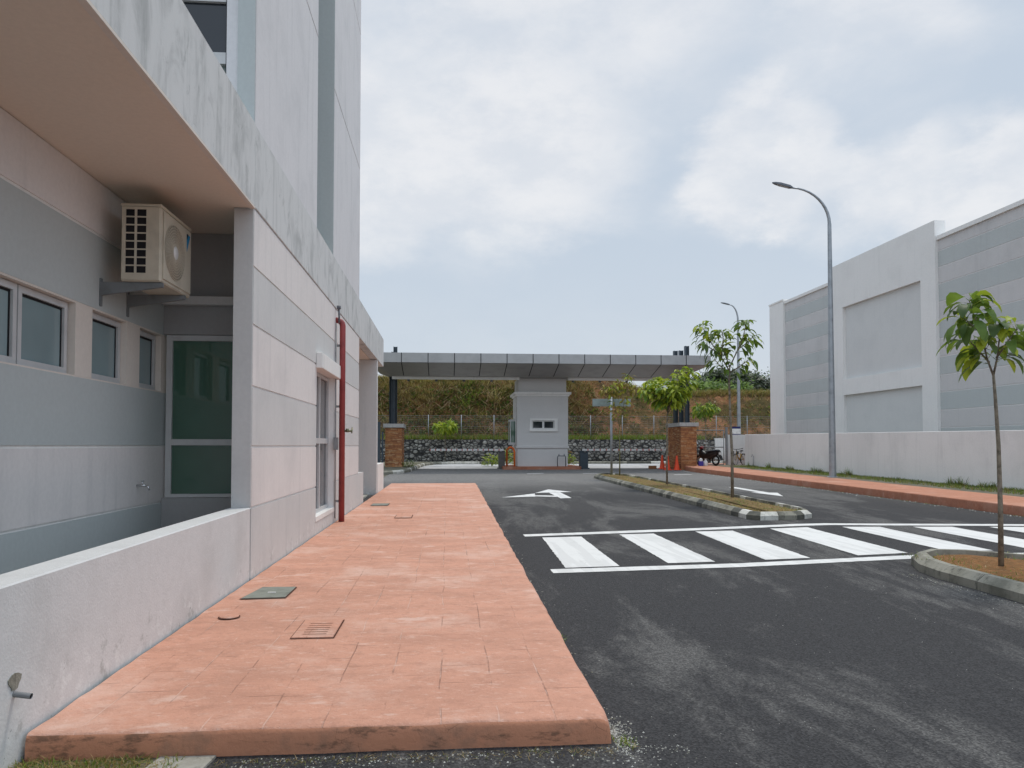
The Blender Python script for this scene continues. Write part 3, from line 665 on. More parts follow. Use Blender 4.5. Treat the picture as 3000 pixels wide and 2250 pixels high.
# slotted side: frame bars over a dark void
cols_ = [(-2.985, -2.905), (-2.885, -2.80)]; nrow = 8; h0, h1 = az0+.07, az1-.05
ys0 = ay0
mb.box(ax0+.012, -2.985, ys0, ay0+.012, az0+.012, az1-.035); mb.box(-2.905, -2.885, ys0, ay0+.012, az0+.012, az1-.035); mb.box(-2.80, ax1-.012, ys0, ay0+.012, az0+.012, az1-.035)
for cx0, cx1 in cols_:
    for i in range(nrow+1):
        z = h0+(h1-h0)*i/nrow; mb.box(cx0, cx1, ys0+.001, ay0+.012, z-.006 if i else az0+.012, z+.006 if i < nrow else az1-.035)
mb.build('casing', 'ac_case', A)
mb = MB(); mb.box(-2.99, -2.79, ay0+.0085, ay0+.0125, az0+.05, az1-.045); mb.build('side_slots', 'ac_dark', A)
mb = MB(); mb.cbox(ax1+.0005, ax1+.012, ay0+.06, ay1-.02, az0+.035, az1-.05, .004); mb.build('front_panel', 'ac_case', A)
cy_, cz_ = 7.73, 3.38
mb = MB(); mb.lathe([(0, .0135), (.27, .0135)], (ax1, cy_, cz_), 'x', 32); mb.build('fan_opening', 'ac_grille_back', A)
mb = MB()
for i in range(9): mb.torus((ax1+.018, cy_, cz_), .06+.026*i, .0042, 'x', 32, 5)
for i in range(18):
    a = math.pi*i/18; mb.tube([(ax1+.016, cy_-.27*math.cos(a), cz_-.27*math.sin(a)), (ax1+.016, cy_+.27*math.cos(a), cz_+.27*math.sin(a))], .0035, 5)
gr_ = mb.build('fan_grille', 'ac_case', A)
mb = MB(); mb.lathe([(0, .03), (.05, .029), (.065, .022)], (ax1, cy_, cz_), 'x', 24); mb.build('hub_cap', 'bike_white', gr_)
mb = MB(); lx = ax1+.0125
mb.prism([(lx, 8.06, 3.66), (lx, 8.165, 3.66), (lx, 8.07, 3.48)], (.0015, 0, 0), 0); mb.prism([(lx+.0016, 8.06, 3.665), (lx+.0016, 8.11, 3.665), (lx+.0016, 8.065, 3.60)], (.001, 0, 0), 1); mb.build('emblem', ['logo_blue', 'logo_black'], A)
for yb in (7.44, 8.05):
    mb = MB(); mb.box(-3.229, -3.215, yb-.02, yb+.02, 2.80, 3.06); mb.prism([(-3.215, yb-.018, 3.0), (-3.215, yb-.018, 2.90), (-2.66, yb-.018, 2.985), (-2.66, yb-.018, 3.025), (-3.215, yb-.018, 3.025)], (0, .036, 0)); mb.build('bracket', 'bracket_grey', A)

# taps and pipes on the building
def tap(name, label, c, out):
    o = Vector(out); c = Vector(c); side = Vector((-o.y, o.x, 0)); t = thing(name, label, 'tap', c)
    mb = MB(); mb.tube([c, c+o*.09], .011, 8); mb.tube([c+o*.07, c+o*.115+Vector((0, 0, -.012)), c+o*.13+Vector((0, 0, -.05))], .010, 8); mb.build('spout', 'chrome', t)
    mb = MB(); mb.tube([c+o*.06, c+o*.06+Vector((0, 0, .045))], .008, 8); mb.tube([c+o*.06+Vector((0, 0, .045))-side*.035, c+o*.06+Vector((0, 0, .045))+side*.035], .006, 6); mb.build('handle', 'chrome', t)
tap('water_tap', 'chrome tap on the banded yard wall below the windows', (-3.23, 8.36, 1.08), (1, 0, 0))
RP = thing('standpipe', 'red vertical water pipe with brass tap valve beside the tall window', 'pipe', (-1.88, 14.06, .13))
mb = MB(); pts = [(-1.88, 14.06, .12), (-1.88, 14.06, 3.66)] + [(-1.88-.10*(1-math.cos(a)), 14.06, 3.66+.10*math.sin(a)) for a in (R(25), R(50), R(75), R(90))] + [(-2.02, 14.06, 3.76)]
mb.tube(pts, .054, 14); mb.build('pipe', 'red_paint', RP)
mb = MB(); mb.tube([(-1.88, 14.06, 1.76), (-1.80, 14.04, 1.76), (-1.70, 14.03, 1.76)], .02, 8, 0); mb.tube([(-1.78, 14.03, 1.735), (-1.78, 14.03, 1.80)], .028, 8, 0); mb.tube([(-1.70, 14.0, 1.72), (-1.70, 14.06, 1.82)], .012, 6, 0); mb.build('valve', 'brass', RP)
for z in (.5, 2.2, 3.3):
    mb = MB(); mb.box(-2.0, -1.87, 14.045, 14.075, z-.02, z+.02); mb.build('clamp', 'galvanised_dull', RP)
mb = MB(); mb.tube([(-1.93, 13.98, 3.70), (-1.94, 13.98, 3.95)], .016, 8); mb.lathe([(0, 0), (.035, 0), (.035, .06), (0, .06)], (-1.94, 13.98, 3.95), 'z', 10); mb.build('air_vent', 'lamp_head_metal', RP)
mb = MB(); mb.box(-1.999, -1.93, 13.86, 13.96, 1.42, 1.64); mb.build('junction_box', 'galvanised_dull', label='small grey box on the wall behind the red pipe', cat='box')
mb = MB(); mb.tube([(-1.985, 13.985, .2), (-1.985, 13.985, 3.7)], .011, 6); mb.build('conduit', 'galvanised_dull', label='thin grey conduit running up the wall behind the red pipe', cat='conduit')
mb = MB(); mb.tube([(-2.02, 3.80, .345), (-1.925, 3.797, .332)], .0135, 14, cap=False); mb.tube([(-2.02, 3.80, .345), (-1.929, 3.797, .3325)], .0105, 12, 1); mb.build('drain_pipe', ['pvc_grey', 'joint_black'], label='short grey plastic drain pipe stub poking out of the low yard wall', cat='pipe')
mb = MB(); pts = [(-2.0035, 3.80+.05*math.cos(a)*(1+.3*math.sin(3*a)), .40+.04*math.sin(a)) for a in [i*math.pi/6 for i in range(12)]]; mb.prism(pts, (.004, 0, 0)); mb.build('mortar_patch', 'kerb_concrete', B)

# covers in the pavement
ZP = .137
t = thing('inspection_cover', 'grey green steel inspection cover with pale handle in the terracotta pavement', 'cover', (-1.6, 7.32, .13))
mb = MB(); mb.add([(-1.83, 7.04, .1375), (-1.43, 7.07, .1375), (-1.43, 7.60, .1375), (-1.76, 7.61, .1375)], [(0, 1, 2, 3)]); mb.build('gap', 'dark_gap', t)
mb = MB(); mb.prism([(-1.815, 7.055, .132), (-1.44, 7.08, .132), (-1.44, 7.585, .132), (-1.755, 7.595, .132)], (0, 0, .011)); mb.build('plate', 'cover_green', t)
mb = MB(); mb.box(-1.64, -1.57, 7.29, 7.315, .143, .147); mb.build('handle', 'bike_white', t)
t = thing('drain_grate', 'square drain grate with six slots painted terracotta like the pavement around it', 'drain grate', (-.95, 5.88, .13))
x0, x1, y0, y1 = -1.10, -.79, 5.58, 6.15
mb = MB(); mb.add([(x0, y0, .1375), (x1, y0, .1375), (x1, y1, .1375), (x0, y1, .1375)], [(0, 1, 2, 3)]); mb.build('gap', 'dark_gap', t)
mb = MB(); e = .010; zt, zb = .1445, .138
mb.box(x0+e, x0+.07, y0+.004, y1-e*1.6, zb, zt); mb.box(x1-.07, x1-e, y0+.004, y1-e*1.6, zb, zt)
yy = [y0+.004, y0+.10] + [y0+.10+.065*i for i in range(1, 7)] ; s0 = y0+.004
for i in range(7):
    a = y0+.004 if i == 0 else y0+.085+.066*(i-1)+.019; b = y0+.085+.066*i if i < 6 else y1-e*1.6
    mb.box(x0+.07, x1-.07, a, b, zb, zt-.0005)
mb.build('grating', 'terracotta', t)
t = thing('access_cap', 'small round terracotta painted cap near the low yard wall', 'cap', (-1.72, 6.33, .13))
mb = MB(); mb.lathe([(0, .0075), (.085, .0075)], (-1.72, 6.33, .13), 'z', 24); mb.build('gap', 'dark_gap', t)
mb = MB(); mb.lathe([(0, .0135), (.07, .0135), (.074, .012), (.075, .005)], (-1.722, 6.335, .13), 'z', 24); mb.build('lid', 'terracotta', t)
for nm, lab, x0, x1, y0, y1, mt in (('inspection_cover', 'long grey cover beside the red pipe at the wall foot', -1.72, -1.32, 17.6, 18.3, 'cover_green'), ('inspection_cover', 'terracotta painted cover in the middle of the far pavement', -.98, -.65, 14.6, 15.25, 'terracotta')):
    t = thing(nm, lab, 'cover', ((x0+x1)/2, (y0+y1)/2, .13)); mb = MB(); mb.add([(x0, y0, .1375), (x1, y0, .1375), (x1, y1, .1375), (x0, y1, .1375)], [(0, 1, 2, 3)]); mb.build('gap', 'dark_gap', t)
    mb = MB(); mb.box(x0+.014, x1-.014, y0+.03, y1-.04, .138, .143); mb.build('plate', mt, t)
mb = MB(); mb.prism([(-1.46, 3.30, -.02), (-1.16, 3.32, -.02), (-1.10, 3.85, -.02), (-1.36, 3.855, -.02)], (0, 0, .032)); mb.build('concrete_slab', 'slab_concrete', label='worn concrete slab piece at the foot of the pavement front edge', cat='slab')

# ------------------------------------------------------------------ RIGHT BUILDING
Wb = thing('warehouse', 'tall pale grey warehouse with white piers behind the low white wall', 'building', (19, 30, 0))
lines = [2.15, 2.80, 3.46, 4.09, 4.76, 5.43, 6.11, 6.79, 7.46, 8.08, 8.69, 9.1]; lines = [.2, .85, 1.5] + lines
def panelled(y0, y1, name):
    mb = MB(); X = 18.12; mb.box(X+.012, X+.3, y0, y1, .2, 9.1, 2)
    for i, (a, b) in enumerate(zip(lines[:-1], lines[1:])):
        mb.box(X, X+.012, y0, y1, a+.018, b-.018 if i < len(lines)-2 else b, 1 if i % 2 == (0 if i < 6 else 0) else 0)
    mb.build(name, ['paint_panel_grey', 'paint_panel_green', 'paint_groove'], Wb)
panelled(6, 26.85, 'panel_wall'); panelled(34.5, 39.75, 'panel_wall')
mb = MB(); mb.box(18.05, 18.5, 6, 26.84, 9.1, 9.25); mb.build('coping', 'paint_pier', Wb); mb = MB(); mb.box(18.05, 18.5, 34.52, 39.74, 9.1, 9.24); mb.build('coping', 'paint_pier', Wb)
# pier with two recesses
mb = MB(); zt = 9.85
mb.box(18.0, 18.42, 26.85, 27.75, .2, zt); mb.box(18.0, 18.42, 33.55, 34.5, .2, zt); mb.box(18.0, 18.42, 27.75, 33.55, 7.8, zt); mb.box(18.0, 18.42, 27.75, 33.55, 3.78, 4.49); mb.box(18.0, 18.42, 27.75, 33.55, .2, .5); mb.build('pier', 'paint_pier', Wb)
mb = MB(); mb.box(18.14, 18.3, 27.75, 33.55, .5, 3.78); mb.box(18.14, 18.3, 27.75, 33.55, 4.49, 7.8); mb.build('recess_panel', 'paint_panel_smooth', Wb)
mb = MB(); mb.box(18.0, 18.45, 39.76, 41.5, .2, 9.28); mb.box(17.97, 18.45, 39.74, 41.54, 9.28, 9.36); mb.build('pier', 'paint_pier', Wb)
mb = MB(); mb.box(18.3, 34, 6, 41.3, .2, 9.0); mb.build('hall', 'paint_panel_grey', Wb)
mb = MB(); mb.box(18.5, 19.6, 41.5, 42.3, 7.4, 8.7); mb.box(18.3, 19.6, 41.5, 42.0, 6.4, 7.4); mb.build('side_block', 'paint_pier', Wb)
# low boundary wall
mb = MB(); ys = [-5+2.2*i for i in range(21)]; ys[-1] = 38.45; vs = []
for y in ys:
    zt = 1.75+.0082*(y); vs += [(15.3, y, 0), (15.3, y, zt-.01), (15.31, y, zt), (15.44, y, zt), (15.45, y, zt-.01), (15.45, y, 0)]
mb.add(vs, [(i*6+j, (i+1)*6+j, (i+1)*6+j+1, i*6+j+1) for i in range(20) for j in range(5)] + [(0, 1, 2, 3, 4, 5), tuple(range(120, 126))[::-1]]); mb.build('boundary_wall', 'paint_white', label='long low white boundary wall between the grass verge and the warehouse', cat='wall')
mb = MB(); mb.box(15.32, 17.5, 41.0, 41.15, .2, 2.08); mb.build('boundary_wall', 'paint_white', label='short shaded wall behind the yellow bicycle', cat='wall')
mb = MB(); mb.box(17.81, 21.5, 49.86, 50.1, .2, 1.98); mb.build('boundary_wall', 'paint_white', label='pale wall end beside the rubble stone wall, seen through the side gate', cat='wall')
mb = MB(); mb.tube([(15.22, 37.2, .3), (15.22, 37.2, .98)], .018, 6); mb.tube([(15.22, 37.2, .98), (15.14, 37.2, .99), (15.12, 37.2, .93)], .016, 6); mb.tube([(15.17, 37.14, 1.05), (15.17, 37.26, 1.05)], .014, 6); mb.build('standing_tap', 'galvanised_dull', label='thin standpipe tap in the weeds by the low white wall', cat='tap')

# ------------------------------------------------------------------ GATE: canopy, booth, pillars
C_ = thing('gate_canopy', 'wide grey metal clad entrance canopy over the guard booth', 'canopy', (4.7, 40, 0))
cx0, cx1, cy0, cy1, zt, zm, zb = -3.75, 13.2, 37.5, 43.6, 6.0, 5.53, 5.07; ix0, ix1, iy0, iy1 = -2.82, 12.3, 39.5, 41.8
mb = MB()
mb.add([(cx0, cy0, zt), (cx1, cy0, zt), (cx1, cy1, zt), (cx0, cy1, zt), (cx0, cy0, zm), (cx1, cy0, zm), (cx1, cy1, zm), (cx0, cy1, zm)], [(0, 1, 2, 3), (0, 4, 5, 1), (1, 5, 6, 2), (2, 6, 7, 3), (3, 7, 4, 0)], 0); mb.build('fascia', 'canopy_metal', C_)
mb = MB(); zs_ = zm-.012
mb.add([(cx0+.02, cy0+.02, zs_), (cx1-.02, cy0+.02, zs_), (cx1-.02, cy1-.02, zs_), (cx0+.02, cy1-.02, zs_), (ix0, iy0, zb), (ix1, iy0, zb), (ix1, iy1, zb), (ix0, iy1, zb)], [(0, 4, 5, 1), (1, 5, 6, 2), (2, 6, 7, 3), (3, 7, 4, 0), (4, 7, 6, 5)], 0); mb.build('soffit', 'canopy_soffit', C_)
x = -2.2-1.285
while x < cx1-.1:
    mb = MB(); mb.box(x-.018, x+.018, cy0-.006, cy0+.01, zm, zt)
    if ix0-.2 < x < ix1+.2: mb.add([(x-.02, cy0+.02, zs_-.004), (x+.02, cy0+.02, zs_-.004), (x+.02, iy0, zb-.005), (x-.02, iy0, zb-.005)], [(0, 1, 2, 3)])
    mb.build('panel_joint', 'joint_black', C_); x += 1.285
mb = MB(); mb.box(ix0, 3.78, 39.95, 40.2, 4.93, 5.066); mb.box(6.37, ix1, 39.95, 40.2, 4.93, 5.066); mb.build('beam', 'paint_white', C_)
for k in range(10):
    xx = -2.0+k*1.45
    if 3.4 < xx < 6.6: continue
    mb = MB(); mb.tube([(xx, 40.5, 5.07), (xx, 40.5, 4.86)], .07, 10); mb.build('downlight', 'lamp_head_metal', C_)
for px, py, pz in ((-2.80, 40.6, 6.40), (-2.72, 41.0, 6.72), (-2.95, 41.3, 6.40), (12.56, 39.4, 6.72), (12.50, 40.2, 6.58), (12.44, 41.0, 6.66)):
    mb = MB(); a = .10
    mb.box(px-a, px+a, py-.012, py+.012, 2.5, pz); mb.box(px-a, px-a+.02, py-.13, py-.012, 2.5, pz); mb.box(px-a, px-a+.02, py+.012, py+.13, 2.5, pz); mb.box(px+a-.02, px+a, py-.13, py-.012, 2.5, pz); mb.box(px+a-.02, px+a, py+.012, py+.13, 2.5, pz); mb.build('column', 'steel_blue', C_)

def ledger(name, label, x0, x1, y0, y1, ztop):
    t = thing(name, label, 'pillar', ((x0+x1)/2, (y0+y1)/2, g(y0)), 'brick pillars of the gate'); zb = g(y0)-.05
    mb = MB(); mb.box(x0+.03, x1-.03, y0+.03, y1-.03, zb, ztop, 3); z = zb
    while z < ztop-.01:
        h = min(rnd.choice((.04, .05, .06, .075)), ztop-z)
        for side in range(4):
            a0, a1 = (x0, x1) if side < 2 else (y0, y1); p = a0
            while p < a1-.02:
                l = rnd.uniform(.14, .42); q = min(p+l, a1); q = a1 if a1-q < .08 else q; o = rnd.uniform(-.012, .022); mt = rnd.choice((0, 0, 1, 1, 2))
                if side == 0: mb.box(p, q-.004, y0-o, y0+.04, z, z+h-.006, mt)
                elif side == 1: mb.box(p, q-.004, y1-.04, y1+o, z, z+h-.006, mt)
                elif side == 2: mb.box(x0-o, x0+.04, p, q-.004, z+.0004, z+h-.0065, mt)
                else: mb.box(x1-.04, x1+o, p, q-.004, z+.0004, z+h-.0065, mt)
                p = q
        z += h
    mb.build('shaft', ['ledger_orange', 'ledger_brown', 'ledger_tan', 'mortar_dark'], t)
    mb = MB(); mb.cbox(x0-.10, x1+.10, y0-.10, y1+.10, ztop, ztop+.2, .01); mb.build('cap', 'cap_concrete', t)
ledger('brick_pillar', 'brick pillar beside the office building end, carrying the canopy post', -3.18, -2.32, 40.3, 42.2, 2.42)
ledger('brick_pillar', 'larger brick pillar behind the traffic cones and motorbike, under the canopy', 12.1, 12.93, 39.0, 41.3, 2.48)

GB = thing('guard_booth', 'pale grey guard booth with small twin window on an orange kerb', 'booth', (5.05, 41.8, .24))
bx0, bx1, by0, by1 = 3.71, 6.43, 40.5, 43.0; zb = .36
mb = MB()
# front wall round the window hole
wx0, wx1, wz0, wz1 = 4.52, 5.68, 2.38, 2.80
mb.box(bx0, wx0, by0, by0+.15, 1.47, 4.12); mb.box(wx1, bx1, by0, by0+.15, 1.47, 4.12); mb.box(wx0, wx1, by0, by0+.15, 1.47, wz0); mb.box(wx0, wx1, by0, by0+.15, wz1, 4.12)
mb.box(bx0, bx1, by1-.15, by1, 1.47, 4.12)
for xx in (bx0, bx1-.15):
    mb.box(xx, xx+.15, by0+.15, 41.15, 1.47, 4.12); mb.box(xx, xx+.15, 42.2, by1-.15, 1.47, 4.12); mb.box(xx, xx+.15, 41.15, 42.2, 2.85, 4.12); mb.box(xx, xx+.15, 41.15, 42.2, 1.47, 1.6)
mb.box(bx0+.02, bx1-.02, by0+.02, by1-.02, .3, 1.35); mb.build('wall', 'paint_booth', GB)
mb = MB(); mb.cbox(bx0-.05, bx1+.05, by0-.05, by1+.05, 1.345, 1.475, .012); mb.build('ledge', 'paint_booth', GB)
mb = MB(); mb.cbox(bx0-.07, bx1+.07, by0-.07, by1+.07, 4.115, 4.20, .01); mb.cbox(bx0-.16, bx1+.16, by0-.16, by1+.16, 4.201, 4.33, .02); mb.build('cornice', 'paint_white', GB)
mb = MB(); mb.box(3.79, 6.35, 40.6, 42.9, 4.33, 5.06); mb.build('upper_wall', 'paint_booth', GB)
f = MB(); f.box(4.37, 5.86, by0-.08, by0-.001, 2.82, 2.92); f.box(4.37, 5.86, by0-.10, by0-.001, 2.24, 2.36); f.box(4.37, 4.50, by0-.08, by0-.001, 2.36, 2.82); f.box(5.70, 5.86, by0-.08, by0-.001, 2.36, 2.82); f.build('window_surround', 'paint_white', GB)
f = MB(); y0 = by0+.03
f.box(wx0, wx1, y0, y0+.05, wz0, wz0+.04); f.box(wx0, wx1, y0, y0+.05, wz1-.04, wz1); f.box(wx0, wx0+.04, y0, y0+.05, wz0+.04, wz1-.04); f.box(wx1-.04, wx1, y0, y0+.05, wz0+.04, wz1-.04); f.box(5.05, 5.16, y0, y0+.05, wz0+.04, wz1-.04); bw = f.build('window', 'white_frame', GB)
for a, b in ((wx0+.04, 5.05), (5.16, wx1-.04)):
    p = MB(); p.box(a, b, y0+.02, y0+.03, wz0+.04, wz1-.04); p.build('pane', 'glass_dark', bw)
for sgn, xx in ((-1, bx0), (1, bx1)):
    d = .33 if sgn < 0 else .06; xa, xb = (xx-d, xx-.001) if sgn < 0 else (xx+.001, xx+d); f = MB(); ya, yb = 41.15, 42.2; z0, z1 = 1.6, 2.84; e = .05
    f.box(xa, xb, ya, ya+e, z0, z0+e); f.box(xa, xb, ya, ya+e, z1-e, z1); f.box(xa, xa+e, ya, ya+e, z0+e, z1-e); f.box(xa, xb, yb-e, yb, z0, z0+e); f.box(xa, xb, yb-e, yb, z1-e, z1); f.box(xa, xa+e, yb-e, yb, z0+e, z1-e); f.box(xa, xa+e, ya+e, yb-e, z0, z0+e); f.box(xa, xa+e, ya+e, yb-e, z1-e, z1); f.box(xa, xb, ya, yb, z0-.08, z0-.001); f.box(xa, xb, ya, yb, z1+.001, z1+.05)
    sw = f.build('window', 'alu_frame', GB); p = MB()
    p.box(xa+e, xb, ya+.02, ya+.03, z0+e, z1-e) if sgn < 0 else None; p.box(xa+.015, xa+.025, ya+e, yb-e, z0+e, z1-e); p.build('pane', 'glass_green', sw)
mb = MB(); mb.box(3.66, 3.709, 40.78, 40.86, 3.55, 3.75); mb.tube([(3.66, 40.82, 3.55), (3.66, 40.82, 1.5)], .02, 6); mb.build('wall_lamp', 'bike_white', GB)
mb = MB(); pts = [(2.95, 40.0), (6.95, 40.0), (7.1, 40.3), (7.1, 43.6), (2.95, 43.6), (2.95, 40.3)]; mb.prism([(x, y, .1) for x, y in pts], (0, 0, .29)); mb.build('booth_plinth', 'terracotta_plain', kind='structure')

# barriers
def barrier(label, bx, by, sgn, L, mat, body_w):
    t = thing('boom_barrier', label, 'barrier', (bx, by, g(by)), 'boom barriers of the gate'); z0 = g(by)
    mb = MB(); mb.cbox(bx-body_w/2, bx+body_w/2, by-.17, by+.17, z0, z0+.92, .02); mb.box(bx-body_w/2-.06, bx+body_w/2+.06, by-.22, by+.22, z0, z0+.05); mb.box(bx-body_w/2-.012, bx+body_w/2+.012, by-.182, by+.182, z0+.92, z0+.96); mb.build('cabinet', mat, t)
    mb = MB(); n = 14; a = bx-sgn*.1
    for i in range(n):
        x0 = a+sgn*L*i/n; x1 = a+sgn*L*(i+1)/n; m_ = L/n; q = x0+(x1-x0)*.80
        mb.box(min(x0, q), max(x0, q), by-.24, by-.185, z0+.97, z0+1.07, 0); mb.box(min(q, x1), max(q, x1), by-.239, by-.186, z0+.972, z0+1.068, 1 if i % 1 == 0 else 0)
    mb.build('boom', ['barrier_white', 'barrier_red'], t)
    mb = MB(); mb.tube([(a+sgn*.15, by-.21, z0+.9), (a+sgn*.15, by-.15, z0+1.02)], .06, 10); mb.build('pivot', 'galvanised_dull', t)
barrier('slim dark boom barrier by the orange hoop guard, arm closing the left lane', 2.95, 41.4, -1, 3.95, 'barrier_grey', .34)
barrier('dark blue boom barrier cabinet, arm closing the lane toward the cones', 7.38, 41.2, 1, 4.7, 'barrier_blue', .46)
mb = MB(); x0 = 3.22; pts = [(x0-.02, 40.3, 1.30), (x0+.05, 40.3, 1.39), (x0+.16, 40.3, 1.40), (x0+.27, 40.3, 1.33), (x0+.33, 40.3, 1.15), (x0+.33, 40.3, .3)]; mb.tube(pts, .055, 10); mb.tube([(x0-.02, 40.3, 1.30), (x0-.05, 40.55, 1.28), (x0-.05, 40.6, .3)], .05, 10); mb.build('hoop_guard', 'guard_orange', label='bent orange pipe guard hoop beside the booth', cat='guard rail')
mb = MB(); z = .39; mb.tube([(5.82, 40.25, z), (5.82, 40.25, z+.50), (5.86, 40.25, z+.55), (6.22, 40.25, z+.55), (6.26, 40.25, z+.50), (6.26, 40.25, z)], .022, 8); mb.tube([(5.9, 40.25, z+.55), (5.9, 40.25, z+.66)], .018, 6); mb.tube([(6.18, 40.25, z+.55), (6.18, 40.25, z+.66)], .018, 6); mb.build('hoop_rail', 'steel_blue', label='small dark steel hoop rail in front of the booth wall', cat='rail')

# cones and the block beside them
def cone(loc):
    t = thing('traffic_cone', '', 'traffic cone', loc, 'traffic cones by the brick pillar'); x, y, z = loc
    mb = MB(); mb.cbox(x-.19, x+.19, y-.19, y+.19, z, z+.04, .012); mb.lathe([(.15, .04), (.10, .30)], (x, y, z), 'z', 20); mb.lathe([(.083, .42), (.045, .70), (.04, .74), (0, .75)], (x, y, z), 'z', 20); mb.build('body', 'cone_red', t)
    mb = MB(); mb.lathe([(.10, .30), (.083, .42)], (x, y, z), 'z', 20, 0); mb.build('band', 'cone_red', t); return t
c0 = cone((11.5, 40.4, g(40.4))); c0['label'] = 'orange traffic cone out in the lane, left of the brick pillar'
for (x, y, lab) in ((11.36, 38.9, 'orange traffic cone standing between the other two cones'), (11.84, 38.9, 'orange traffic cone standing against the corner of the brick pillar')):
    o = c0.copy(); COL.objects.link(o); o.location = (x, y, g(y)); o['label'] = lab
    for ch in c0.children: q = ch.copy(); COL.objects.link(q); q.parent = o
mb = MB(); mb.cbox(10.85, 11.25, 40.6, 40.8, g(40.6), g(40.6)+.17, .01); mb.build('timber_block', 'timber', label='brown block lying in the lane left of the first cone', cat='block')

# side gate
G2 = thing('side_gate', 'grey tubular mesh side gate between brick pillar and white wall', 'gate', (14.4, 41.2, .42))
z0 = .46; x0, x1 = 13.55, 15.1; yg = 40.95
for a, b in ((x0, x1),):
    mb = MB()
    for p, q in (((a, z0), (a, 2.32)), ((b, z0), (b, 2.32)), ((a, 2.32), (b, 2.32)), ((a, z0), (b, z0)), ((a, 1.4), (b, 1.4))): mb.tube([(p[0], yg, p[1]), (q[0], yg, q[1])], .028, 8)
    mb.build('gate_frame', 'galvanised_dull', G2)
    mb = MB(); s = .075; n = int((b-a)/s)
    for i in range(n): mb.tube([(a+s*i, yg, z0), (a+s*i, yg, 2.3)], .0028, 3, cap=False)
    for i in range(int(1.85/s)): mb.tube([(a, yg, z0+s*i), (b, yg, z0+s*i)], .0028, 3, cap=False)
    mb.build('mesh', 'galvanised_dull', G2)
mb = MB(); mb.box(15.21, 15.31, 40.9, 41.04, .3, 2.5); mb.build('gate_post', 'galvanised_dull', label='grey gate post at the end of the shaded wall', cat='post')
mb = MB(); mb.box(-3.55, -3.40, 39.9, 40.05, .2, 2.7); mb.box(-3.33, -3.25, 39.95, 40.03, .2, 2.2); mb.build('gate_post', 'steel_blue', label='dark steel gate post left of the brick pillar by the office building', cat='post')

# ------------------------------------------------------------------ retaining wall, fence, hill
mb = MB(); mb.box(-30, 17.8, 50.0, 50.35, 0, 1.88); mb.build('retaining_wall', 'rubble', label='long rubble stone retaining wall with black joints across the far road', cat='wall')
F = thing('mesh_fence', 'galvanised wire mesh fence on top of the rubble stone wall', 'fence', (5, 50.6, 1.9))
xs = [-9.8+2.15*i for i in range(16)]
for i, x in enumerate(xs):
    mb = MB(); mb.tube([(x, 50.6, 1.8), (x, 50.6, 3.5)], .028, 6); mb.build('post', 'galvanised', F)
    if i < len(xs)-1:
        mb = MB()
        for k in range(13): mb.tube([(x, 50.6, 2.0+k*.12), (x+2.15, 50.6, 2.0+k*.12)], .0045 if k % 6 else .010, 3, cap=False)
        for k in range(1, 20): mb.tube([(x+k*.1075, 50.6, 2.0), (x+k*.1075, 50.6, 3.44)], .0028, 3, cap=False)
        mb.build('wire_panel', 'galvanised_dull', F)
def sstep(a, b, x): t = min(1, max(0, (x-a)/(b-a))); return t*t*(3-2*t)
def hillH(x): return 6.15 + .35*sstep(0, 8, x) - 1.2*sstep(10.6, 15.8, x) + .25*nz(x*.35) - .3*sstep(-4, -14, x)
def hill(x, y):
    t = (y-51.1)/3.9
    if t <= 0: z = 1.84 + .05*nz(x*2, y*2)
    elif t < 1:
        s = t*.55+.45*sstep(0, 1, t); z = 1.84+(hillH(x)-1.84)*s + .32*nz(x*.9, y*.9)*math.sin(t*math.pi) + .22*nz(x*2.1, y*1.3, 5)*math.sin(t*math.pi) + .16*nz(x*4.5, y*3.5, 2)*min(1, t*3)
    else: z = hillH(x) + .012*(y-55)+ .12*nz(x*.8, y*.8) + (.5*sstep(58, 75, y) if x > 18 else 0)
    return z
XS = [-120, -80, -50, -30, -20, -14] + [-10+.3*i for i in range(125)] + [30, 36, 45, 60, 90, 140]; YS = [50.36, 50.7, 51.1] + [51.1+.2*i for i in range(1, 24)] + [56.5, 58, 60, 63, 66, 70, 76, 85, 100, 140, 220, 400]
mb = MB(); W = len(YS); mb.add([(x, y, hill(x, y)) for x in XS for y in YS], [(i*W+j, (i+1)*W+j, (i+1)*W+j+1, i*W+j+1) for i in range(len(XS)-1) for j in range(W-1)], 0, True); mb.build('hill', 'hill_earth', kind='structure')
def blade(mb, p, d, L, w, mat, droop=.35, seg=2):
    p = Vector(p); d = Vector(d).normalized(); a = rnd.uniform(0, math.pi); side = Vector((math.cos(a), math.sin(a), 0)); vs = []
    for k in range(seg+1):
        t = k/seg; q = p + d*L*t + Vector((d.x, d.y, -.6))*droop*L*t*t; ww = w*(1-t*.9)
        vs += [q-side*ww*.5, q+side*ww*.5]
    mb.add(vs, [(2*k, 2*k+1, 2*k+3, 2*k+2) for k in range(seg)], mat)
def rdir(spread=.6): a = rnd.uniform(0, 2*math.pi); s = rnd.uniform(0, spread); return (math.cos(a)*s, math.sin(a)*s, 1)
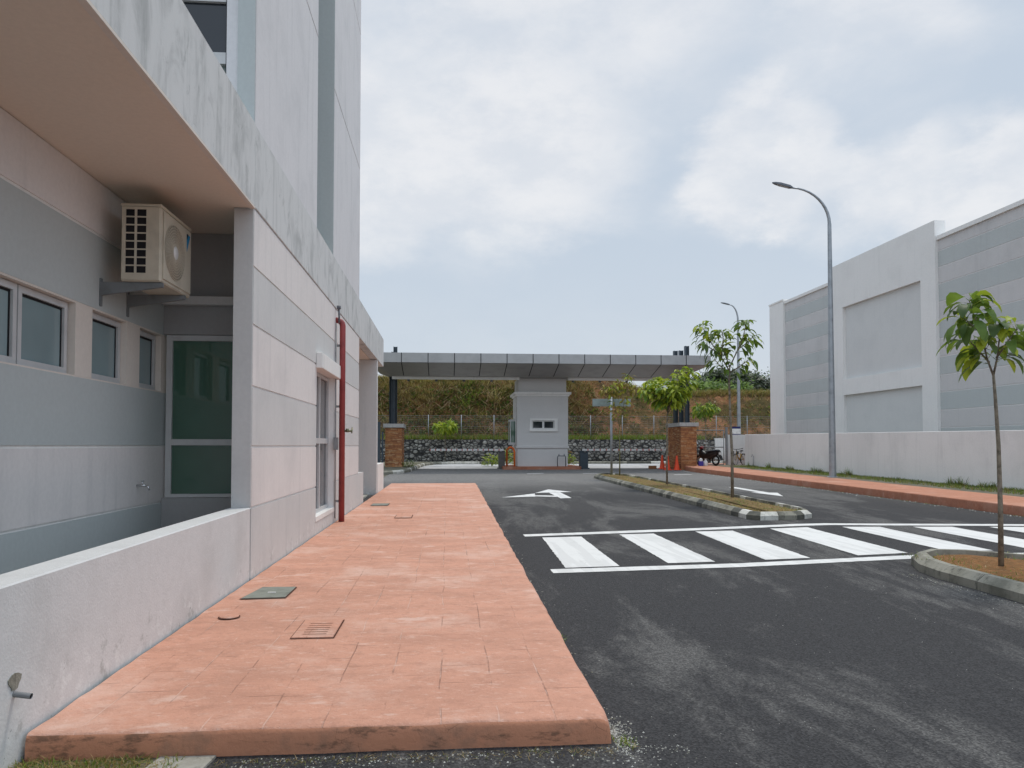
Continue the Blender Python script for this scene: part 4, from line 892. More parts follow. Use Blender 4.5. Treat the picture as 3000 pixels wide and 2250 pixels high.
# vegetation on the slope: dry straw at the top, creepers below, bare red earth to the right
mb = MB(); n = 0
while n < 15500:
    x = rnd.uniform(-6, 27); y = 51.0+4.6*rnd.random()**.85; t = (y-51.1)/3.9
    dens = .5+.9*nz(x*.45, y*.7, 3)
    bare = sstep(8.0, 12.5, x+1.5*nz(x*.3, y))*(.92 if .12 < t < .9 else .3)
    if rnd.random() > dens+.35 or rnd.random() < bare: continue
    z = hill(x, y); k = nz(x*.28, y*.6, 9)+.35*nz(x*1.1, y*1.1, 4)
    dry = sstep(.5, .95, t)+.5*k
    if dry > .6: mt = rnd.choice((0, 0, 1, 2, 4)); L = rnd.uniform(.25, .65); w = rnd.uniform(.03, .055); dr = rdir(.7)
    elif k > .28: mt = rnd.choice((0, 1, 2, 2)); L = rnd.uniform(.3, .75); w = rnd.uniform(.03, .06); dr = rdir(.9)
    else: mt = rnd.choice((3, 4, 0, 5, 2, 2)); L = rnd.uniform(.12, .4); w = rnd.uniform(.06, .13); dr = rdir(1.6)
    for _ in range(3):
        q = (x+rnd.gauss(0, .07), y+rnd.gauss(0, .07), z-.03); blade(mb, q, (dr[0]+rnd.gauss(0, .35), dr[1]-.25+rnd.gauss(0, .35), 1), L*rnd.uniform(.6, 1.1), w, mt)
    n += 1
for _ in range(5200):        # rim of the hill and the plateau behind it
    x = rnd.uniform(-6, 32); y = rnd.uniform(54.6, 60); z = hill(x, y); r_ = x > 14
    blade(mb, (x, y, z-.03), rdir(.5), rnd.uniform(.25, .7), rnd.uniform(.03, .055), rnd.choice((0, 1, 3, 4) if not r_ else (3, 4, 0, 3, 6)))
for _ in range(9000):       # creepers and broad weeds low on the slope
    x = rnd.uniform(-6, 26); t = rnd.random()**1.3*.8; y = 51.05+3.9*t
    if rnd.random() < sstep(8.5, 12.5, x)*.8 or nz(x*.6, y*.8, 12)+.25*nz(x*2, y*2) < -.12: continue
    q = Vector((x, y-.06, hill(x, y)+rnd.uniform(0, .18))); d = Vector((rnd.gauss(0, 1), -abs(rnd.gauss(0, .8)), rnd.gauss(.2, .7))).normalized(); sd = d.orthogonal().normalized(); sd = Matrix.Rotation(rnd.uniform(0, 6.28), 3, d) @ sd; L = rnd.uniform(.10, .26)
    mb.add([q-sd*L*.25, q+d*L*.5-sd*L*.3, q+d*L, q+d*L*.5+sd*L*.3], [(0, 1, 2, 3)], rnd.choice((4, 4, 2, 5, 2, 2, 3)))
for _ in range(420):        # dead twigs lying down the bank
    x = rnd.uniform(-6, 12); y = rnd.uniform(51.8, 54.8); z = hill(x, y)+.12; a = rnd.uniform(-1.2, 1.2); L = rnd.uniform(.5, 1.5)
    p = Vector((x, y, z)); q = p+Vector((math.sin(a)*L, -.5*L*abs(math.cos(a)), -.75*L*math.cos(a))); mb.tube([p, p.lerp(q, .5)+Vector((rnd.gauss(0, .08), -.08, rnd.gauss(0, .05))), q+Vector((0, -.02, 0))], [.022, .018, .009], 4, rnd.choice((0, 1, 1)), False)
mb.build('slope_vegetation', ['grass_dry', 'grass_straw', 'grass_brown', 'grass_green', 'grass_dark', 'leaf_dark', 'grass_fresh', 'leaf_mid'], kind='stuff', label='dry straw grass and dark creepers covering the hillside', cat='vegetation')
# big straw tussocks and two green ones
mb = MB()
for (x, y, col_, nn, L) in [(3.2, 53.6, (0, 1), 70, 1.5), (2.2, 52.6, (0, 1, 2), 50, 1.2), (1.4, 53.4, (3, 3, 4), 60, 1.3), (4.4, 54.2, (0, 1), 60, 1.2), (7.6, 54.1, (0, 1), 70, 1.3), (8.6, 54.6, (0, 3), 40, 1.0), (-2.0, 54.6, (0, 3), 40, .9), (-.3, 54.7, (0, 4), 40, .8), (10.0, 53.9, (0, 1), 40, 1.0), (5.6, 54.8, (1, 0), 40, 1.1), (1.8, 54.5, (3, 4), 50, 1.1)]:
    for _ in range(nn):
        xx, yy = x+rnd.gauss(0, .3), y+rnd.gauss(0, .25); d = rdir(.9); blade(mb, (xx, yy, hill(xx, yy)-.05), (d[0], d[1]-.2, 1), L*rnd.uniform(.5, 1.1), .05, rnd.choice(col_), .6, 3)
mb.build('tall_grass', ['grass_dry', 'grass_straw', 'grass_brown', 'grass_fresh', 'grass_green'], kind='stuff', label='tall straw and green tussocks on the hillside', cat='grass')
mb = MB()
for _ in range(8500):
    x = rnd.uniform(-7, 17.3); y = rnd.uniform(50.37, 51.3); blade(mb, (x, y, 1.84), rdir(.5), rnd.uniform(.22, .55), rnd.uniform(.03, .06), rnd.choice((1, 1, 1, 0, 2) if x > 4 else (0, 0, 2, 1)))
mb.build('wall_top_grass', ['grass_green', 'grass_fresh', 'grass_dry'], kind='stuff', label='green grass strip along the top of the rubble stone wall', cat='grass')

# ------------------------------------------------------------------ plants
def leafblade(mb, base, d, L, w, droop, mat, fold=.25):
    base = Vector(base); d = Vector(d).normalized(); side = d.cross(Vector((0, 0, 1)))
    if side.length < .1: side = Vector((1, 0, 0))
    side.normalize(); side = (side + Vector((rnd.gauss(0, .2), rnd.gauss(0, .2), rnd.gauss(0, .3)))).normalized()
    prof = [(.0, .04), (.12, .10), (.3, .75), (.5, 1.), (.72, .82), (.9, .38), (1., .02)]; p = base.copy(); vs = []; last = 0.; dd = d.copy()
    for t, ww in prof:
        p = p + dd*(t-last)*L; dd = (dd + Vector((0, 0, -1))*droop*(t-last)*2.2).normalized(); last = t
        up = side.cross(dd).normalized(); h = w*ww*.5
        vs += [p-side*h+up*h*fold, p, p+side*h+up*h*fold]
    mb.add(vs, [q for i in range(6) for q in ((3*i, 3*i+1, 3*i+4, 3*i+3), (3*i+1, 3*i+2, 3*i+5, 3*i+4))], mat, True)
def sapling(name, label, base, trunk, limbs, n_leaf, L, w, mats, bark, weights, droop=(.5, 1.2), group='young trees planted in the islands', r0=.028, clip=None):
    """trunk: polyline; limbs: list of polylines that carry whorls of leaves"""
    t = thing(name, label, 'tree', base, group)
    mb = MB(); n = len(trunk); mb.tube(trunk, [r0*(1-.55*i/(n-1)) for i in range(n)], 9)
    for l in limbs: mb.tube(l, [r0*.42*(1-.6*i/(len(l)-1)) for i in range(len(l))], 6)
    mb.build('trunk', bark, t)
    mb = MB(); tot = sum(q for _, q in [(l, (Vector(l[-1])-Vector(l[0])).length+.15) for l in limbs])
    for l in limbs:
        P = [Vector(p) for p in l]; ln = (P[-1]-P[0]).length+.15; k = max(4, int(n_leaf*ln/tot))
        for i in range(k):
            u = 1-rnd.random()**1.5*.85; u = min(u, .999)*(len(P)-1); a = int(u); p = P[a].lerp(P[a+1], u-a); ax = (P[a+1]-P[a]).normalized()
            ang = i*2.399+rnd.uniform(-.4, .4); o = ax.orthogonal().normalized(); q = Matrix.Rotation(ang, 3, ax) @ o
            d = (q + ax*rnd.uniform(.05, .7) + Vector((0, 0, .15))).normalized(); young = u/(len(P)-1) > .8
            mt = rnd.choices(range(len(mats)), weights)[0]
            sz = rnd.uniform(.7, 1.15)*(.75 if young and rnd.random() < .4 else 1)
            pet = d*L*.18; mb.tube([p, p+pet], [.004, .003], 4, mt, False); leafblade(mb, p+pet, d, L*sz, w*sz*rnd.uniform(.85, 1.15), rnd.uniform(*droop), mt)
    mb.build('crown', mats, t); return t
bx, by, bz = 6.27, 8.27, .13
sapling('young_tree', 'nearest young tree, large drooping leaves, in the front island', (bx, by, bz), [(6.27, 8.27, .08), (6.275, 8.27, .8), (6.275, 8.28, 1.5), (6.262, 8.3, 2.05), (6.245, 8.3, 2.32)],
        [[(6.245, 8.3, 2.30), (6.17, 8.3, 2.5), (6.1, 8.28, 2.78), (6.0, 8.3, 3.05), (5.97, 8.3, 3.16)], [(6.25, 8.3, 2.32), (6.28, 8.28, 2.5), (6.29, 8.25, 2.72), (6.30, 8.25, 2.84)], [(6.27, 8.28, 2.5), (6.38, 8.22, 2.7), (6.47, 8.2, 2.83)], [(6.1, 8.28, 2.78), (5.94, 8.22, 2.86), (5.84, 8.2, 2.93)], [(6.2, 8.3, 2.45), (6.1, 8.42, 2.66), (6.08, 8.5, 2.76)]],
        105, .32, .125, ['leaf_mid', 'leaf_young', 'leaf_dark'], 'bark', (5, 3, 2), (.8, 1.6), r0=.031)
sapling('young_tree', 'tall young tree with wide airy crown at the near end of the long island', (7.22, 19.05, .17), [(7.24, 19.05, .12), (7.24, 19.05, 1.2), (7.20, 19.05, 2.3), (7.18, 19.05, 3.15), (7.20, 19.05, 3.5)],
        [[(7.19, 19.05, 3.4), (7.0, 19.1, 3.75), (6.75, 19.1, 4.1), (6.6, 19.1, 4.4), (6.5, 19.1, 4.52)], [(7.2, 19.05, 3.5), (7.35, 19.0, 3.85), (7.5, 18.95, 4.2), (7.58, 18.95, 4.5), (7.56, 18.95, 4.62)], [(6.95, 19.1, 3.85), (6.6, 18.95, 4.0), (6.42, 18.9, 4.1)], [(7.4, 19.0, 3.95), (7.7, 19.05, 4.15), (7.85, 19.1, 4.3)], [(7.2, 19.05, 3.5), (7.15, 19.3, 3.9), (7.1, 19.4, 4.1)], [(7.19, 19.05, 3.35), (7.4, 18.9, 3.5), (7.65, 18.8, 3.7)], [(7.18, 19.05, 3.35), (6.9, 18.9, 3.5), (6.7, 18.8, 3.68)], [(7.0, 19.1, 3.75), (6.98, 18.9, 4.2), (6.95, 18.9, 4.4)]],
        240, .36, .095, ['leaf_mid', 'leaf_dark', 'leaf_young'], 'bark', (5, 3, 2.2), (.6, 1.4), r0=.042)
limbC = []
for i in range(13):
    a = i*2.4; rr = rnd.uniform(.25, .95); limbC.append([(7.2, 24.6, 2.55+.02*i), (7.2+rr*.5*math.cos(a), 24.6+rr*.4*math.sin(a), 2.95+rnd.uniform(0, .25)), (7.2+rr*1.05*math.cos(a), 24.6+rr*.8*math.sin(a), 3.3+rnd.uniform(-.05, .4)+(.3 if math.cos(a) > .3 else 0))])
sapling('young_tree', 'middle young tree with dense bright yellow green crown in the long island', (7.16, 24.6, .22), [(7.16, 24.6, .17), (7.16, 24.6, 1.2), (7.17, 24.6, 2.1), (7.19, 24.6, 2.65)], limbC, 800, .35, .10, ['leaf_young', 'leaf_bright', 'leaf_mid'], 'bark', (6, 3, 1.2), (.5, 1.1), r0=.036)
sapling('young_tree', 'forked spindly young tree with sparse yellowing leaves beside the sign post', (6.95, 30.57, .27), [(6.95, 30.57, .22), (6.96, 30.57, 1.2), (6.95, 30.57, 2.25)],
        [[(6.95, 30.57, 2.25), (6.80, 30.57, 2.9), (6.68, 30.57, 3.5), (6.7, 30.57, 3.75)], [(6.95, 30.57, 2.25), (7.1, 30.57, 3.0), (7.2, 30.57, 3.6), (7.35, 30.57, 4.3)], [(6.7, 30.57, 3.5), (6.45, 30.5, 3.65), (6.3, 30.5, 3.7)], [(7.2, 30.57, 3.6), (7.5, 30.5, 3.75), (7.75, 30.5, 3.7)], [(6.68, 30.57, 3.55), (6.75, 30.4, 3.85), (6.9, 30.4, 4.0)]],
        250, .30, .09, ['leaf_yellow', 'leaf_young', 'leaf_mid'], 'bark_green', (7, 2, 1), (.6, 1.3), r0=.03)
def limbset(c, r_, h, k):
    out = []
    for i in range(k):
        a = i*2.4+.3; rr = r_*rnd.uniform(.5, 1); out.append([c, (c[0]+rr*.5*math.cos(a), c[1]+rr*.5*math.sin(a), c[2]+h*.6), (c[0]+rr*math.cos(a), c[1]+rr*math.sin(a), c[2]+h*rnd.uniform(.6, 1.))])
    return out
sapling('young_tree', 'small green sapling behind the side gate, above the motorbike', (16.3, 47.5, .3), [(16.3, 47.5, .25), (16.32, 47.5, 1.8), (16.33, 47.5, 3.0)], limbset((16.33, 47.5, 2.95), .75, 1.1, 8), 380, .42, .12, ['leaf_young', 'leaf_mid', 'leaf_bright'], 'bark', (3, 4, 4), (.5, 1.3), 'young trees beyond the gate', .035)
sapling('young_tree', 'small lime green sapling in front of the mesh fence, left of the booth', (-.1, 49.6, .4), [(-.1, 49.6, .35), (-.1, 49.6, 1.6), (-.1, 49.6, 2.2)], limbset((-.1, 49.6, 2.15), .9, .75, 9), 380, .42, .14, ['leaf_young', 'leaf_bright'], 'bark', (5, 2), (.6, 1.3), 'young trees beyond the gate', .03)
def shrub(label, c, r_, h, n, mats, w, L=.3):
    t = thing('shrub', label, 'shrub', c, 'shrubs around the booth'); mb = MB()
    for i in range(6): a = i*1.05; mb.tube([c, (c[0]+r_*.4*math.cos(a), c[1]+r_*.4*math.sin(a), c[2]+h*.7)], [.012, .006], 5)
    mb.build('stem', 'bark_green', t); mb = MB()
    for _ in range(n):
        a = rnd.uniform(0, 6.28); q = r_*math.sqrt(rnd.random()); z = rnd.uniform(.05, 1)*h*(1-.4*q/r_); leafblade(mb, (c[0]+q*math.cos(a)*.8, c[1]+q*math.sin(a)*.8, c[2]+z), (math.cos(a), math.sin(a), rnd.uniform(.3, 1.6)), L*rnd.uniform(.6, 1.1), L*.26, rnd.uniform(.4, 1.1), rnd.choices(range(len(mats)), w)[0])
    mb.build('foliage', mats, t)
shrub('yellow green shrub behind the slim boom barrier', (2.6, 44.3, .3), .55, .75, 150, ['leaf_young', 'leaf_bright', 'leaf_mid'], (5, 2, 1)); shrub('yellow green shrub tucked between orange hoop and booth wall', (3.4, 43.9, .36), .45, .95, 120, ['leaf_young', 'leaf_bright', 'leaf_mid'], (5, 2, 1))
shrub('light green shrub right of the booth, below the red one', (6.9, 43.2, .38), .38, .62, 110, ['leaf_young', 'leaf_bright', 'leaf_mid'], (4, 3, 1)); shrub('reddish leaved shrub right of the booth', (6.85, 44.2, .36), .45, 1.1, 110, ['leaf_red', 'leaf_mid', 'leaf_dark'], (4, 1, 1)); shrub('low weedy shrub at the foot of the left brick pillar', (-1.95, 40.2, .36), .35, .4, 60, ['leaf_mid', 'leaf_bright'], (2, 1), .22)
# far trees on the plateau
def fartree(label, x, y, h, r_, n, mats, w, grp):
    z = hill(x, y)-.05; t = thing('far_tree', label, 'tree', (x, y, z), grp); mb = MB()
    mb.tube([(x, y, z), (x+.05, y, z+h*.4), (x, y, z+h*.7)], [.10, .07, .04], 6)
    for i in range(5): a = i*1.3; mb.tube([(x+.04, y, z+h*.4), (x+r_*.6*math.cos(a), y+r_*.6*math.sin(a), z+h*.75)], [.05, .02], 5)
    mb.build('trunk', 'bark', t); mb = MB(); cl = [(rnd.gauss(0, r_*.45), rnd.gauss(0, r_*.45), rnd.uniform(.25, .95)*h) for _ in range(11)]
    for _ in range(n):
        c = rnd.choice(cl); s = .34*r_; p = (x+c[0]+rnd.gauss(0, s), y+c[1]+rnd.gauss(0, s), max(z+.1, z+c[2]+rnd.gauss(0, s*.7))); d = (rnd.gauss(0, 1), rnd.gauss(0, 1), rnd.gauss(0, .6))
        d = Vector(d).normalized(); sd = d.orthogonal().normalized(); L = rnd.uniform(.26, .46); q = Vector(p); mb.add([q-sd*L*.3, q+d*L*.5-sd*L*.1, q+d*L, q+d*L*.5+sd*L*.35], [(0, 1, 2, 3)], rnd.choices(range(len(mats)), w)[0])
    mb.build('crown', mats, t)
dk = ['leaf_far_dark', 'leaf_dark', 'leaf_bright']
for i, (x, y, h, r_) in enumerate([(23.0, 68, 1.9, .9), (24.5, 69, 2.4, .9), (25.9, 70, 2.6, 1.1), (26.6, 73, 2.0, 1.0), (27.6, 71, 2.6, 1.2), (28.7, 72, 2.8, 1.3), (30.0, 73, 2.6, 1.3), (31.3, 72, 2.6, 1.3), (32.8, 73, 2.8, 1.4), (34.4, 73, 2.7, 1.4)]):
    fartree(['dark tree at the left end of the tree line on the hill', 'second dark tree from the left on the hill ridge, slim', 'dark open tree above the side gate on the hill ridge', 'dark low tree set back on the hill ridge', 'dark tree left of the distant lamp post on the ridge', 'dark full tree behind the distant lamp post on the ridge', 'dark tree just right of the distant lamp post on the ridge', 'dark tree between lamp post and warehouse corner on the ridge', 'dark tree next to the warehouse corner on the ridge', 'dark tree partly hidden by the warehouse corner on the ridge'][i], x, y, h, r_, 1300, dk, (6, 2, .3), 'dark trees on the hill ridge')
for i, (x, y, h, r_) in enumerate([(21.2, 63, 1.1, .9), (22.9, 64, 1.1, 1.0), (25.6, 65, 1.2, .8)]):
    fartree(['bright green bush at the left foot of the ridge trees', 'bright green bush below the slim ridge tree', 'green bush left of the distant lamp post'][i], x, y, h, r_, 800, ['leaf_bright', 'leaf_mid', 'leaf_dark'], (4, 4, 1), 'green bushes on the hill')

# ------------------------------------------------------------------ street lamps, signs
def lamp(label, x, y, zb, hs, reach, rise, r0, r1, hl):
    t = thing('street_lamp', label, 'street lamp', (x, y, zb), 'street lamps'); mb = MB()
    mb.tube([(x, y, zb-.1), (x, y, hs)], [r0, r1], 8, smooth=False); mb.tube([(x, y, zb-.1), (x, y, zb+.05)], r0*1.5, 8); mb.build('pole', 'galvanised', t)
    mb = MB(); pts = [(x, y, hs-.4)] + [(x-reach*(1-math.cos(a)), y, hs+rise*math.sin(a)) for a in [R(9*i) for i in range(11)]]; n = len(pts); mb.tube(pts, [r1*.92-(r1*.92-.03)*i/(n-1) for i in range(n)], 10); mb.build('arm', 'galvanised', t)
    hx, hz = x-reach, hs+rise; mb = MB(); s = hl; sl_ = .22
    prof = [(0.08, .02, .03), (.0, .05, .05), (-.12, .12, .08), (-.6, .13, .085), (-.85, .09, .06), (-.98, .03, .03)]; vs = []
    for u, hw, hh in prof:
        px = hx+u*s; pz = hz+(-u)*s*sl_
        vs += [(px, y-hw*s, pz-hh*.4*s), (px, y-hw*.8*s, pz+hh*s), (px, y+hw*.8*s, pz+hh*s), (px, y+hw*s, pz-hh*.4*s)]
    k = len(prof); mb.add(vs, [(i*4+j, i*4+(j+1) % 4, (i+1)*4+(j+1) % 4, (i+1)*4+j) for i in range(k-1) for j in range(4)] + [(0, 1, 2, 3), tuple(range((k-1)*4, k*4))[::-1]]); hd = mb.build('lamp_head', 'lamp_head_metal', t)
    mb = MB(); mb.add([(hx-.2*s, y-.09*s, hz+.2*s*sl_-.04*s), (hx-.2*s, y+.09*s, hz+.2*s*sl_-.04*s), (hx-.75*s, y+.07*s, hz+.75*s*sl_-.034*s), (hx-.75*s, y-.07*s, hz+.75*s*sl_-.034*s)], [(0, 1, 2, 3)]); mb.build('lens', 'lamp_lens', hd)
lamp('tall galvanised street lamp standing on the verge by the low white wall', 14.2, 27.33, .3, 9.75, 1.42, 1.32, .135, .072, .78)
lamp('distant street lamp rising behind the gate, left of the warehouse', 19.1, 49.0, .3, 9.7, .55, 1.05, .15, .07, .62)
t = thing('direction_sign', 'blank grey rectangular sign on a post in the long island, seen from behind', 'sign', (6.79, 31.37, .28))
mb = MB(); mb.tube([(6.79, 31.37, .2), (6.79, 31.37, 3.5)], .05, 10); mb.build('post', 'galvanised', t); mb = MB(); mb.box(6.02, 7.62, 31.43, 31.46, 3.12, 3.43); mb.build('sign_board', 'sign_back', t)
for z in (3.2, 3.35):
    mb = MB(); mb.box(6.3, 7.3, 31.415, 31.429, z-.015, z+.015); mb.build('rail', 'sign_back', t)
t = thing('notice_board', 'white notice board with dark blue bands in front of the distant lamp post', 'sign', (18.75, 48.6, .3))
mb = MB(); mb.tube([(18.75, 48.6, .25), (18.75, 48.6, 2.7)], .03, 8); mb.build('post', 'galvanised', t); mb = MB(); mb.box(18.42, 19.02, 48.52, 48.56, 2.24, 2.58, 0); mb.box(18.42, 19.02, 48.519, 48.561, 2.58, 2.72, 1); mb.box(18.42, 19.02, 48.519, 48.561, 2.10, 2.24, 1); mb.build('board', ['board_white', 'board_blue'], t)

# ------------------------------------------------------------------ motorbike (local x = forward)
def wheel(parent, name, x, r_, tw, tyre_mat, rim_mat, spokes, z=None):
    z = r_ if z is None else z
    w_ = MB(); w_.lathe([(.0, -.035), (.035, -.035), (.035, .035), (0, .035)], (x, 0, z), 'y', 12); 
    for i in range(spokes): a = 2*math.pi*i/spokes; w_.tube([(x, (-.02 if i % 2 else .02), z), (x+(r_-tw)*math.cos(a), 0, z+(r_-tw)*math.sin(a))], .004 if spokes > 8 else .014, 4, cap=False)
    wo_ = w_.build(name, rim_mat, parent, local=True)
    a_ = MB(); a_.torus((x, 0, z), r_-tw*.5, tw*.5, 'y', 32, 8); a_.build('tyre', tyre_mat, wo_, local=True)
    b_ = MB(); b_.torus((x, 0, z), r_-tw*1.15, .012, 'y', 32, 6); b_.build('rim', rim_mat, wo_, local=True); return wo_
def body_loft(mb, secs, mat=0):
    """secs: (x, z centre, half height, half width)"""
    n = 10; vs = []
    for x, z, hh, hw in secs:
        for k in range(n): a = 2*math.pi*k/n; vs.append((x, hw*math.cos(a), z+hh*math.sin(a)))
    mb.add(vs, [(i*n+k, i*n+(k+1) % n, (i+1)*n+(k+1) % n, (i+1)*n+k) for i in range(len(secs)-1) for k in range(n)] + [tuple(range(n)), tuple(range((len(secs)-1)*n, len(secs)*n))[::-1]], mat, True)
mbk = thing('motorcycle', 'black and dark red motorcycle with round mirror parked by the side gate', 'motorcycle', (13.72, 39.6, g(39)+.215), None, R(114))
wheel(mbk, 'wheel', .60, .28, .085, 'black_rubber', 'silver', 12); wheel(mbk, 'wheel', -.60, .28, .095, 'black_rubber', 'silver', 12)
mb = MB(); body_loft(mb, [(.52, .64, .22, .12), (.44, .62, .30, .20), (.30, .52, .28, .18), (.10, .46, .20, .15), (-.15, .50, .22, .15), (-.40, .58, .20, .15), (-.70, .66, .13, .13), (-.92, .72, .05, .07)]); mb.build('body', 'black_plastic', mbk, local=True)
mb = MB(); body_loft(mb, [(.10, .72, .03, .09), (-.1, .74, .055, .13), (-.4, .77, .055, .13), (-.72, .80, .05, .11), (-.86, .80, .03, .07)]); mb.build('seat', 'seat_blue_black', mbk, local=True)
mb = MB(); body_loft(mb, [(.56, .90, .05, .06), (.50, .92, .10, .13), (.40, .93, .09, .12), (.34, .92, .04, .07)]); mb.build('handlebar_cowl', 'bike_red', mbk, local=True)
mb = MB(); mb.lathe([(0, .0), (.07, -.01), (.075, -.04)], (.57, 0, .92), 'x', 14); mb.build('headlight', 'bike_white', mbk, local=True)
mb = MB(); mb.tube([(.42, -.34, .97), (.44, -.1, .95), (.44, .1, .95), (.42, .34, .97)], .016, 8); mb.build('handlebar', 'black_rubber', mbk, local=True)
for s in (-1, 1):
    mb = MB(); mb.tube([(.44, s*.20, .97), (.46, s*.26, 1.12)], .008, 6, 0); mb.lathe([(0, -.012), (.05, -.012), (.055, 0), (.05, .012), (0, .012)], (.46, s*.27, 1.15), 'x', 14, 1); mb.build('mirror', ['black_plastic', 'chrome'], mbk, local=True)
    mb = MB(); mb.tube([(.44, s*.075, .75), (.60, s*.075, .28)], .022, 8); mb.build('fork', 'silver', mbk, local=True)
mb = MB(); vs = []
for i in range(7):
    a = R(30+20*i); vs += [(.60+.33*math.cos(a), -.06, .28+.33*math.sin(a)), (.60+.33*math.cos(a), .06, .28+.33*math.sin(a))]
mb.add(vs, [(2*i, 2*i+1, 2*i+3, 2*i+2) for i in range(6)], 0, True); mb.build('front_mudguard', 'black_plastic', mbk, local=True)
mb = MB(); mb.prism([(-.80, -.07, .70), (-.98, -.07, .50), (-1.08, -.07, .32), (-1.04, -.07, .30), (-.90, -.07, .48), (-.72, -.07, .62)], (0, .14, 0)); mb.build('rear_mudguard', 'black_plastic', mbk, local=True)
mb = MB(); mb.lathe([(0, 0), (.04, 0), (.055, .05), (.06, .45), (.04, .5), (0, .5)], (-.75, -.17, .30), 'x', 12); mb.build('exhaust', 'silver', mbk, local=True)
mb = MB(); mb.cbox(-.16, .16, -.13, .13, .16, .36, .04); mb.tube([(0, -.2, .15), (0, .2, .15)], .015, 6); mb.build('engine', 'barrier_grey', mbk, local=True)
mb = MB(); mb.box(-.93, -.90, -.07, .07, .58, .70); mb.build('tail_lamp', 'bike_white', mbk, local=True)
# bags by the pillar
mb = MB()
t = thing('shopping_bag', 'blue and white bag standing against the brick pillar beside the motorcycle', 'bag', (13.1, 38.85, .43)); x, y, z = 13.1, 38.85, g(38.85)+.21
mb.add([(x-.11, y-.08, z), (x+.11, y-.08, z), (x+.11, y+.08, z), (x-.11, y+.08, z), (x-.13, y-.07, z+.26), (x+.12, y-.06, z+.25), (x+.12, y+.06, z+.25), (x-.13, y+.06, z+.26)], [(3, 2, 1, 0), (4, 5, 6, 7), (0, 1, 5, 4), (1, 2, 6, 5), (2, 3, 7, 6), (3, 0, 4, 7)]); mb.build('body', 'bag_blue', t)
mb = MB(); body = [(x+math.cos(a)*.1, y+math.sin(a)*.07) for a in [i*.785 for i in range(8)]]; mb.add([(p[0], p[1], z+.255) for p in body]+[(x+(p[0]-x)*.9+.02*nz(i), p[1], z+.36+.03*nz(i*3)) for i, p in enumerate(body)]+[(x, y, z+.42)], [(i, (i+1) % 8, 8+(i+1) % 8, 8+i) for i in range(8)]+[(8+i, 8+(i+1) % 8, 16) for i in range(8)], 0, True); mb.build('top', 'bag_white', t)
mb = MB(); x += .27
vs = []; prof = [(.10, 0), (.12, .08), (.11, .2), (.05, .3), (.03, .33), (.055, .38)]
mb.lathe(prof, (x, y+.05, z), 'z', 12); mb.v = [(a+.02*nz(a*20, c*15), b+.02*nz(b*20, c*15, 3), c) for a, b, c in mb.v]; mb.build('plastic_bag', 'bag_white', label='knotted white plastic bag between blue bag and motorcycle wheel', cat='bag')

# bicycle
bc = thing('bicycle', 'yellow bicycle with black handlebars leaning behind the end of the white wall', 'bicycle', (15.72, 40.3, .427), None, R(222))
wheel(bc, 'wheel', .45, .31, .035, 'black_rubber', 'silver', 20); wheel(bc, 'wheel', -.45, .31, .035, 'black_rubber', 'silver', 20)
mb = MB(); hd_, bb, st, ra = (.33, 0, .66), (-.05, 0, .28), (-.18, 0, .62), (-.45, 0, .31)
mb.tube([hd_, (.34, 0, .58), bb], .028, 8); mb.tube([(.35, 0, .56), (.34, 0, .74)], .024, 8); mb.tube([bb, st], .022, 8); mb.tube([(.34, 0, .62), st], .02, 8)
for s in (-.05, .05): mb.tube([bb, (-.45, s, .31)], .012, 6); mb.tube([st, (-.45, s, .31)], .011, 6)
mb.build('frame', 'bicycle_yellow', bc, local=True)
mb = MB()
for s in (-.05, .05): mb.tube([(.35, s*.6, .58), (.45, s, .31)], .014, 6)
mb.build('fork', 'bicycle_yellow', bc, local=True)
mb = MB(); mb.tube([(.34, 0, .72), (.33, 0, .86)], .014, 8); mb.tube([(.27, -.29, .90), (.33, -.12, .86), (.33, .12, .86), (.27, .29, .90)], .013, 8); mb.tube([(.20, -.30, .91), (.29, -.28, .895)], .02, 8); mb.tube([(.20, .30, .91), (.29, .28, .895)], .02, 8); mb.build('handlebar', 'black_rubber', bc, local=True)
mb = MB(); mb.tube([st, (-.21, 0, .74)], .013, 8); body_loft(mb, [(-.05, .76, .015, .025), (-.14, .77, .03, .06), (-.30, .78, .035, .09), (-.34, .78, .02, .07)]); mb.build('saddle', 'black_rubber', bc, local=True)
mb = MB(); mb.lathe([(0, -.008), (.09, -.008), (.09, .008), (0, .008)], (bb[0], .05, bb[2]), 'y', 18); mb.tube([(-.05, .07, .28), (.06, .07, .16)], .011, 6); mb.tube([(-.05, -.07, .28), (-.16, -.07, .40)], .011, 6); mb.box(.02, .10, .07, .16, .15, .17); mb.box(-.20, -.12, -.16, -.07, .39, .41); mb.build('crank', 'black_plastic', bc, local=True)
mb = MB()
for sx in (.45, -.45):
    vs = []
    for i in range(8):
        a = R((20 if sx > 0 else 20)+18*i); vs += [(sx+.335*math.cos(a), -.025, .31+.335*math.sin(a)), (sx+.335*math.cos(a), .025, .31+.335*math.sin(a))]
    mb.add(vs, [(2*i, 2*i+1, 2*i+3, 2*i+2) for i in range(7)], 0, True)
mb.build('mudguard', 'black_plastic', bc, local=True)
mb = MB(); body = [(.36, .60), (.58, .60), (.60, .76), (.34, .76)]; mb.prism([(x, -.14, z) for x, z in body], (0, .012, 0)); mb.prism([(x, .128, z) for x, z in body], (0, .012, 0)); mb.box(.36, .58, -.127, .127, .60, .612); mb.build('basket', 'black_plastic', bc, local=True)

